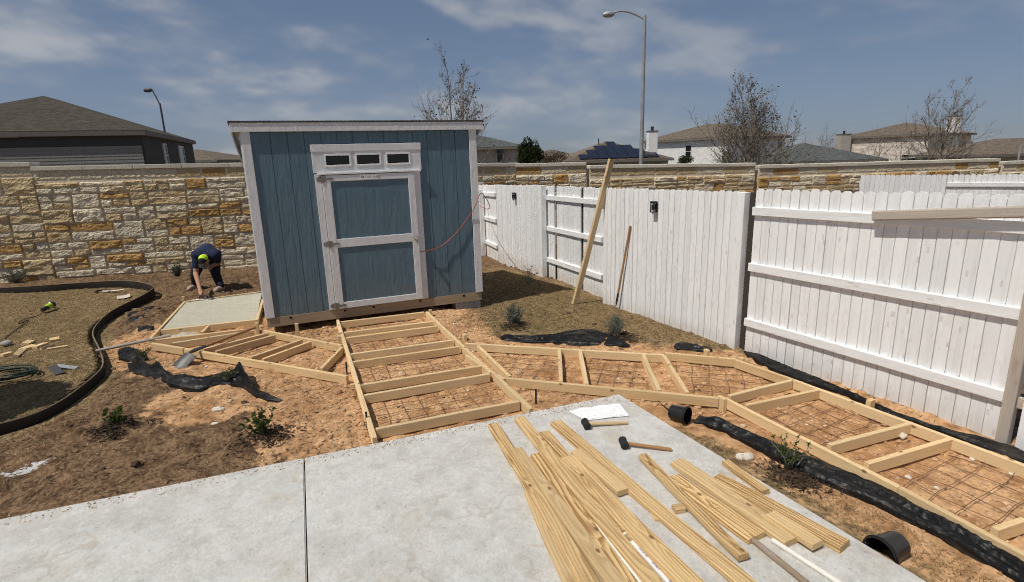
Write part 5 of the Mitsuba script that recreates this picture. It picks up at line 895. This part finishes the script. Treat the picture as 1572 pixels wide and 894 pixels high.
# ================================================================ BEYOND THE WALL
def hip(name, label, u, y, ang, W, D, ze, zr, wall, roof, zg=-3.0, ov=0.45, wins=(), fas='fascia', ridge=None, inset=None):
    """A hip roofed house: its near corner stands behind pixel column u at depth y; first wall runs W along ang, second D along ang + 90."""
    O = at_depth(u, 240, y) * np.array([1, 1, 0]); e1 = np.array([math.cos(ang), math.sin(ang), 0]); e2 = np.array([-e1[1], e1[0], 0]); k = thing(name, label, 'house')
    Q = lambda s, t, z: O + e1 * s + e2 * t + EZ * z
    part(k, 'wall', box(Q(W / 2, D / 2, (zg + ze - 0.2) / 2), (W, D, ze - 0.2 - zg), (e1, e2, EZ)), wall)
    a, b = -ov, W + ov; c, d = -ov, D + ov; sh = min(W, D) / 2 + ov if inset is None else inset
    if W >= D: R0, R1 = Q(a + sh, D / 2, zr), Q(b - sh, D / 2, zr)
    else: R0, R1 = Q(W / 2, c + sh, zr), Q(W / 2, d - sh, zr)
    if np.linalg.norm(R1 - R0) < 0.05: R1 = R0 + (e1 if W >= D else e2) * 0.05
    E = [Q(a, c, ze), Q(b, c, ze), Q(b, d, ze), Q(a, d, ze)]; V = np.array(E + [R0, R1])
    F = [(0, 1, 5), (0, 5, 4), (1, 2, 5), (2, 3, 4), (2, 4, 5), (3, 0, 4)] if W >= D else [(0, 1, 4), (1, 2, 5), (1, 5, 4), (2, 3, 5), (3, 0, 4), (3, 4, 5)]
    Vt = np.vstack([V, np.array(E) - EZ * 0.02]); rk = part(k, 'roof', (Vt, np.array(F + [(6, 8, 7), (6, 9, 8)])), roof)
    part(k, 'fascia', cat([box((E[i] + E[(i + 1) % 4]) / 2 - EZ * 0.13, (np.linalg.norm(E[(i + 1) % 4] - E[i]) + 0.02, 0.05, 0.22), ((e1, e2)[i % 2], (e2, e1)[i % 2], EZ)) for i in range(4)] + [box(Q(W / 2, D / 2, ze - 0.225), (W + 2 * ov - 0.06, D + 2 * ov - 0.06, 0.03), (e1, e2, EZ))]), fas)
    for face, s, z, w, h in wins:
        n, e = ((-e2, e1), (-e1, e2))[face]; c0 = (Q(s, 0, z) if face == 0 else Q(0, s, z)); wk = part(k, 'window', cat([box(c0 + n * 0.03 + e * sx * w / 2, (0.07, 0.06, h + 0.07), (e, n, EZ)) for sx in (-1, 1)] + [box(c0 + n * 0.03 + EZ * sz * h / 2, (w - 0.07, 0.06, 0.07), (e, n, EZ)) for sz in (-1, 0, 1)]), 'fascia_white' if wall != 'wall_dark' else 'fascia_white'); part(wk, 'pane', box(c0 + n * 0.012, (w - 0.02, 0.02, h - 0.02), (e, n, EZ)), 'dark_glass')
    return k, Q, rk, (E, R0, R1)
def chimney(k, c, w, z0, z1, m):
    ck = part(k, 'chimney', box([c[0], c[1], (z0 + z1) / 2], (w, w, z1 - z0), None, 0.02), m); part(ck, 'cap', box([c[0], c[1], z1 + 0.06], (w + 0.12, w + 0.12, 0.1)), 'fascia'); part(ck, 'flue', tube([[c[0], c[1], z1 + 0.1], [c[0], c[1], z1 + 0.55]], 0.16, 10), 'dark_steel')
def build_houses():
    r = math.pi + 0.345
    # big dark house at the left
    k, Q, rk, _ = hip('dark_house', 'large dark grey house with a brown hip roof behind the left end of the wall', 224, 28, math.pi / 2 + 0.345, 13.0, 11.0, 4.10, 6.25, 'wall_dark', 'roof_dark', ov=0.18, wins=((0, 4.2, 2.95, 0.8, 1.25), (0, 8.6, 2.95, 1.5, 1.25)))
    ef = nrm(Q(0, 1, 0) - Q(0, 0, 0)); nf = -nrm(Q(1, 0, 0) - Q(0, 0, 0)); et = nrm(nf + EZ * 0.12)
    for i in range(9): part(k, 'siding_board', box(Q(0, 5.6, 2.05 + 0.155 * i) + nf * 0.03, (0.02, 11.0, 0.165), (nrm(nf + EZ * 0.11), ef, nrm(EZ - nf * 0.11))), 'wall_lap')
    for (u, v, y) in ((92, 186, 30.2), (103, 187, 30.2), (118, 186, 30.2), (141, 200, 29.2)):
        p = at_depth(u, v, y); part(rk, 'vent', cat([box(p, (0.22, 0.22, 0.16)), tube([p - EZ * 0.5, p + EZ * 0.1], 0.05, 6)]), 'galv')
    # its lower wing, same front line
    k2, Q2, rk2, _ = hip('dark_house_wing', 'long low roofed wing of the dark house at the left picture edge', 30, 26.3, math.pi / 2 + 0.345, 6.0, 16.0, 4.06, 5.2, 'wall_dark', 'roof_dark', ov=0.18)
    hip('brown_roof_house', 'distant brown hip roof right of the left street lamp', 112, 62, -0.06, 16, 10, 3.0, 4.3, 'wall_beige', 'roof_brown', inset=5.2)
    hip('beige_house', 'plain beige house with one narrow window right of the shed roof', 585, 56, 0.02, 14, 9, 3.35, 4.75, 'wall_beige', 'roof_grey', wins=((0, 3.2, 0, 0, 0),)[:0])
    k = [q for q in labels if q == 'beige_house'][0]; c0 = at_depth(767.5, 239, 55.97); wk = part(k, 'window', box(c0, (0.72, 0.10, 1.35)), 'fascia'); part(wk, 'pane', box(c0 - np.array([0, 0.06, 0]), (0.58, 0.02, 1.2)), 'dark_glass')
    hip('brown_roof_house', 'small far brown roof between the round evergreen and the solar roof', 812, 92, 0.0, 7.6, 7, 2.35, 3.4, 'wall_beige', 'roof_brown')
    # solar house: hip end with panels towards the yard
    k, Q, rk, (E, R0, R1) = hip('solar_house', 'low house with rows of dark solar panels on its hip roof', 872, 58, 0.04, 10.5, 12.0, 1.72, 3.75, 'wall_grey', 'roof_brown', wins=((0, 1.3, 0.85, 1.1, 0.7), (0, 2.6, 0.85, 1.1, 0.7), (0, 3.9, 0.85, 1.1, 0.7), (0, 9.6, 0.85, 1.1, 0.5)))
    # panels laid on the facing slope
    ev0, ev1 = E[0], E[1]; ex = nrm(ev1 - ev0); apex = R0 if abs((R0 - Q(5, 0, 0)) @ (Q(0, 1, 0) - Q(0, 0, 0))) < abs((R1 - Q(5, 0, 0)) @ (Q(0, 1, 0) - Q(0, 0, 0))) else R1; mid = ev0 + ex * ((apex - ev0) @ ex); upv = apex - mid; Ls = np.linalg.norm(upv); uv_ = upv / Ls; n = np.cross(ex, uv_); n = n if n[2] > 0 else -n; half = np.linalg.norm(ev1 - ev0) / 2
    for row, (f, cnt) in enumerate(((0.155, 8), (0.375, 6), (0.595, 4), (0.80, 1))):
        for i in range(cnt):
            c = mid + uv_ * Ls * f + ex * ((i - (cnt - 1) / 2) * 1.04 + 0.1) + n * 0.10; part(rk, 'solar_panel', box(c, (1.0, Ls * 0.215, 0.05), (ex, uv_, n)), 'solar')
    chimney(k, at_depth(1000.5, 230, 62), 1.0, 1.0, 4.55, 'wall_white'); part(rk, 'vent_pipe', tube([at_depth(919, 222, 63) - EZ * 1.0, at_depth(919, 213, 63)], 0.06, 6), 'dark_steel')
    yl = math.atan2(0.5, 0.86)
    k, Q, rk, _ = hip('white_house', 'white two storey house with a brown roof behind the leafy bare tree', 1117, 60, yl, 9.8, 12.5, 3.75, 5.45, 'wall_white', 'roof_brown', wins=((0, 8.8, 2.45, 0.75, 1.3), (0, 3.8, 2.45, 1.3, 1.2), (1, 5.4, 2.35, 0.85, 1.35), (0, 6.6, 0.75, 0.8, 0.6), (0, 7.6, 0.75, 0.8, 0.6), (0, 8.5, 0.75, 0.7, 0.6)))
    k, Q, rk, _ = hip('grey_roof_house', 'low house under a broad grey green roof right of the white house', 1196, 46, 0.0, 8.3, 9.0, 1.25, 2.72, 'wall_dark', 'roof_grey', inset=4.4)
    k, Q, rk, _ = hip('stone_house', 'pale stone house with a tall white chimney behind the rightmost bare tree', 1422, 75, yl, 12.5, 11.5, 3.7, 5.5, 'wall_stone', 'roof_brown', wins=((0, 10.5, 1.3, 0.6, 1.5), (1, 2.0, 0.6, 2.0, 0.9)))
    chimney(k, at_depth(1462, 200, 79), 1.15, 2.0, 6.0, 'wall_white'); chimney(k, at_depth(1294, 220, 84), 1.5, 1.5, 4.1, 'wall_beige')
    hip('far_right_house', 'brown roof cut off by the right picture edge', 1522, 52, 0.06, 12.5, 9.0, 1.2, 2.65, 'wall_beige', 'roof_brown')
    # more roofs farther away, filling the skyline gaps
    for i, (u, y, w, z, lab) in enumerate(((1262, 105, 9, 1.2, 'faint distant roof between the white and the stone house'), (1525, 120, 12, 0.9, 'faint distant roof near the right picture edge'), (355, 130, 9, 2.4, 'faint distant roof just left of the shed'))):
        hip('distant_house', lab, u - w / y * 419, y, 0.05 * i, w, 9, z, z + 1.2, 'wall_beige', 'roof_brown')
build_houses()

def bare_tree(name, label, base, H, spread, seed, nleaf, leafm_, trunk_r, lean=0.0, levels=3, leafL=0.12, nlimb=26, low=0.25, stems=1):
    r = np.random.default_rng(seed); k = thing(name, label, 'tree'); segs, tr, tips = [], [], []
    def limb(p, d, L, r0, r1, n, wob, rise):
        pts = [np.asarray(p, float)]; dd = d
        for i in range(n): dd = nrm(dd + r.standard_normal(3) * wob + EZ * rise); pts.append(pts[-1] + dd * L / n)
        return np.array(pts), np.linspace(r0, r1, n + 1)
    def grow(p, d, L, rad, lev):
        pts, rr = limb(p, d, L, rad, rad * 0.45, 6, 0.11, 0.07); segs.append(tube(pts, rr, 5 if lev == 1 else 3, False)); tips.extend(pts[2:])
        if lev < levels:
            for j in range((0, 7, 5, 4)[lev]):
                f = r.uniform(0.2, 1.0); i = min(5, int(f * 6)); q = pts[i] + (pts[i + 1] - pts[i]) * (f * 6 - i); dd = nrm(pts[i + 1] - pts[i]); ax = nrm(np.cross(dd, r.standard_normal(3))); an = r.uniform(0.45, 0.95)
                grow(q, nrm(dd * math.cos(an) + ax * math.sin(an) + EZ * 0.12), L * r.uniform(0.32, 0.6), max(rad * 0.5, 0.006), lev + 1)
    base = np.asarray(base, float)
    for stem in range(stems):
        th = r.uniform(0, 6.28); d0 = nrm(np.array([lean + (0.16 * math.cos(th) if stem else 0), 0.16 * math.sin(th) if stem else 0, 1.0])); Hs = H * (1 if stem == 0 else r.uniform(0.75, 0.95)); pts, rr = limb(base, d0, Hs, trunk_r * (1 if stem == 0 else 0.7), 0.012, 16, 0.035, 0.05); tr.append(tube(pts, rr, 8, False))
        for j in range(nlimb // stems):
            f = low + (1 - low) * (j + r.random()) / (nlimb // stems); i = min(15, int(f * 16)); q = pts[i] + (pts[i + 1] - pts[i]) * (f * 16 - i); th = j * 2.4 + r.uniform(-0.4, 0.4); g = (f - low) / (1 - low); L = H * spread * (0.30 + 0.25 * math.sin(math.pi * min(1, g * 1.25 + 0.15))) * (1 - 0.38 * g) * r.uniform(0.8, 1.15)
            el = 0.45 + 0.5 * g + r.uniform(-0.1, 0.15); grow(q, np.array([math.cos(th) * math.cos(el), math.sin(th) * math.cos(el), math.sin(el)]), L, max(rr[i] * 0.5, 0.014), 1)
    part(k, 'trunk', cat(tr), 'bark', smooth=True); part(k, 'branches', cat(segs), 'bark')
    if nleaf: t = np.array(tips); q = t[r.integers(0, len(t), nleaf)] + r.standard_normal((nleaf, 3)) * 0.05; part(k, 'leaves', leaves(q, r.standard_normal((nleaf, 3)), leafL, leafL * 0.6, r), leafm_)
def round_tree(name, label, c, R, n, m, seed, L=0.16, catn='tree', trunk=True):
    r = np.random.default_rng(seed); k = thing(name, label, catn); c = np.asarray(c, float); R = np.asarray(R, float); K = 26; cl = r.standard_normal((K, 3)); cl /= np.linalg.norm(cl, axis=1, keepdims=True); cl = c + cl * R * r.uniform(0.35, 0.85, (K, 1)); i = r.integers(0, K, n); q = r.standard_normal((n, 3)); q /= np.linalg.norm(q, axis=1, keepdims=True)
    pts = cl[i] + q * R * 0.34 * r.uniform(0.3, 1, (n, 1)) ** 0.5; part(k, 'crown', leaves(pts, q + r.standard_normal((n, 3)) * 0.6, L, L * 0.55, r), m)
    if trunk: part(k, 'trunk', tube([c - EZ * (R[2] + 2.5), c + EZ * R[2] * 0.2], [0.14, 0.05], 7), 'bark')
def build_trees():
    b = lambda u, y, z: np.array([at_depth(u, 240, y)[0], y, z])
    bare_tree('bare_tree', 'thin bare tree rising behind the shed roof', b(690, 24, -0.6), 6.5, 0.64, 9, 300, 'leaf_brown', 0.07, nlimb=44, low=0.3, stems=4)
    bare_tree('bare_tree', 'bushy bare tree with sparse brown leaves in front of the white house', b(1152, 27, -1.2), 6.2, 0.82, 24, 1300, 'leaf_brown', 0.10, leafL=0.11, nlimb=66, low=0.22, stems=3)
    bare_tree('bare_tree', 'greyish bare tree in front of the stone house at the right', b(1436, 40, -2.0), 8.0, 0.64, 31, 160, 'leaf_brown', 0.13, lean=0.08, nlimb=44, low=0.3, stems=3)
    bare_tree('bare_sapling', 'low bare saplings before the left part of the stone house', b(1345, 44, -1.5), 4.6, 0.9, 41, 60, 'leaf_brown', 0.05, levels=2, nlimb=20, low=0.15, stems=2); bare_tree('bare_sapling', 'low bare sapling between the saplings and the rightmost tree', b(1385, 44, -1.5), 4.6, 0.9, 43, 60, 'leaf_brown', 0.05, levels=2, nlimb=20, low=0.15, stems=2)
    bare_tree('bare_sapling', 'distant bare bush above the grey green roof', b(1265, 72, -1.0), 5.2, 1.1, 47, 120, 'leaf_brown', 0.06, levels=2, nlimb=24, low=0.15, stems=3)
    q = at_depth(813, 238, 44); round_tree('evergreen_tree', 'round dark evergreen tree right of the beige house', q + EZ * 0.1, (0.95, 0.95, 1.25), 5200, 'leaf_dark', 3)
    q = at_depth(850, 243, 60); round_tree('brown_bush', 'brownish bare bush left of the solar roof', q, (2.0, 1.0, 0.8), 1200, 'leaf_brown', 4, trunk=False, catn='bush')
    q = at_depth(1052, 247, 40); round_tree('dark_shrub', 'dark clipped shrub before the left wall of the white house', q, (0.55, 0.5, 0.35), 1500, 'leaf_dark', 6, 0.1, 'shrub', False); q = at_depth(1116, 243, 40); round_tree('dark_shrub', 'dark shrub at the corner of the white house', q, (0.35, 0.35, 0.5), 1200, 'leaf_dark', 7, 0.1, 'shrub', False)
    # the crown just outside the frame whose shade lies on the lawn
    t = np.array(SUN) / SUN[2]; s = at_height(-22, 624, 0.0); c = s + t * 1.75; round_tree('yard_tree', 'small dense tree left of the frame that shades the lawn', c, (0.50, 0.55, 0.45), 12000, 'leaf_dark', 11, 0.12)
    # horizon tree line
    r = np.random.default_rng(77); V, F, o = [], [], 0; ico = trimesh.creation.icosphere(1); n = 900
    for _ in range(n):
        a = r.uniform(-1.1, 1.1); R = r.uniform(160, 330); s = r.uniform(2.5, 5); c = np.array([math.sin(a) * R, math.cos(a) * R, -3.2 + r.uniform(0, 0.8)]); V.append(ico.vertices * (s * 1.6, s * 1.6, s * r.uniform(0.6, 1.0)) * (1 + 0.25 * r.standard_normal((42, 1))) + c); F.append(ico.faces + o); o += 42
    solo('tree_line', (np.vstack(V), np.vstack(F)), 'far_trees', 'hazy far line of trees along the horizon', 'trees', kind='stuff')
mat('far_trees', lambda p, n, uv: mix((0.07, 0.072, 0.06), (0.13, 0.125, 0.10), noise(p.x * 0.7, p.y * 0.7, p.z * 0.7)), 0.95)
build_trees()
def build_lamps():
    for lab, (ub, vb), (ut, vt), (uh, vh), y, r0, arm in (('thin dark street lamp behind the dark house at the left', (262, 250), (245.5, 160), (232.5, 137), 36, 0.075, 1), ('tall grey street lamp rising behind the solar house', (980.5, 250), (989.8, 26), (942, 20), 27, 0.10, 1)):
        k = thing('street_lamp', lab, 'street lamp'); a, t, h = at_depth(ub, vb, y), at_depth(ut, vt, y), at_depth(uh, vh, y - (0.0)); a2 = np.array([t[0], t[1], -3.0]); L = t[2] - a2[2]; m_ = 'galv' if y < 30 else 'dark_galv'
        part(k, 'pole', tube([a2, t + EZ * 0.05], [r0 * 1.15, r0 * 0.72], 14), m_, smooth=40); d = h - t; q = spline([t - EZ * 0.12, t + d * 0.30 + EZ * 0.04 * (1 if y < 30 else 0.0), t + d * 0.80 + EZ * (0.10 if y < 30 else 0.02), h], 14); part(k, 'arm', tube(q, 0.04, 8), m_, smooth=40)
        dh = nrm(np.array([*(d[:2]), 0])); part(k, 'lamp_head', lathe([(0, 0), (0.07, 0.02), (0.13, 0.16), (0.14, 0.36), (0.08, 0.52), (0, 0.56)], 14, h - dh * 0.05 - EZ * 0.04, nrm(dh - EZ * 0.06)) if True else None, m_, smooth=40); part(k, 'lens', lathe([(0.10, 0), (0.09, 0.03), (0, 0.045)], 12, h + dh * 0.22 - EZ * 0.16, -EZ), 'lamp_glass')
    for u, v0, v1, y, lab in ((1126, 250, 196, 33, 'slim pale pole before the white house'), (1567.5, 246, 222, 30, 'slim pole at the right picture edge'), (333.5, 250, 240, 80, 'stub of a far chimney pipe left of the shed')):
        a, b = at_depth(u, v0, y), at_depth(u, v1, y); solo('slim_pole', tube([np.array([b[0], b[1], -3]), b], 0.05 if y < 50 else 0.14, 8), 'galv', lab, 'pole')
mat('dark_galv', lambda p, n, uv: mi.Color3f(0.085, 0.09, 0.095) * (0.9 + 0.2 * noise(p.x * 3, p.y * 3, p.z * 3)), 0.5)
build_lamps()
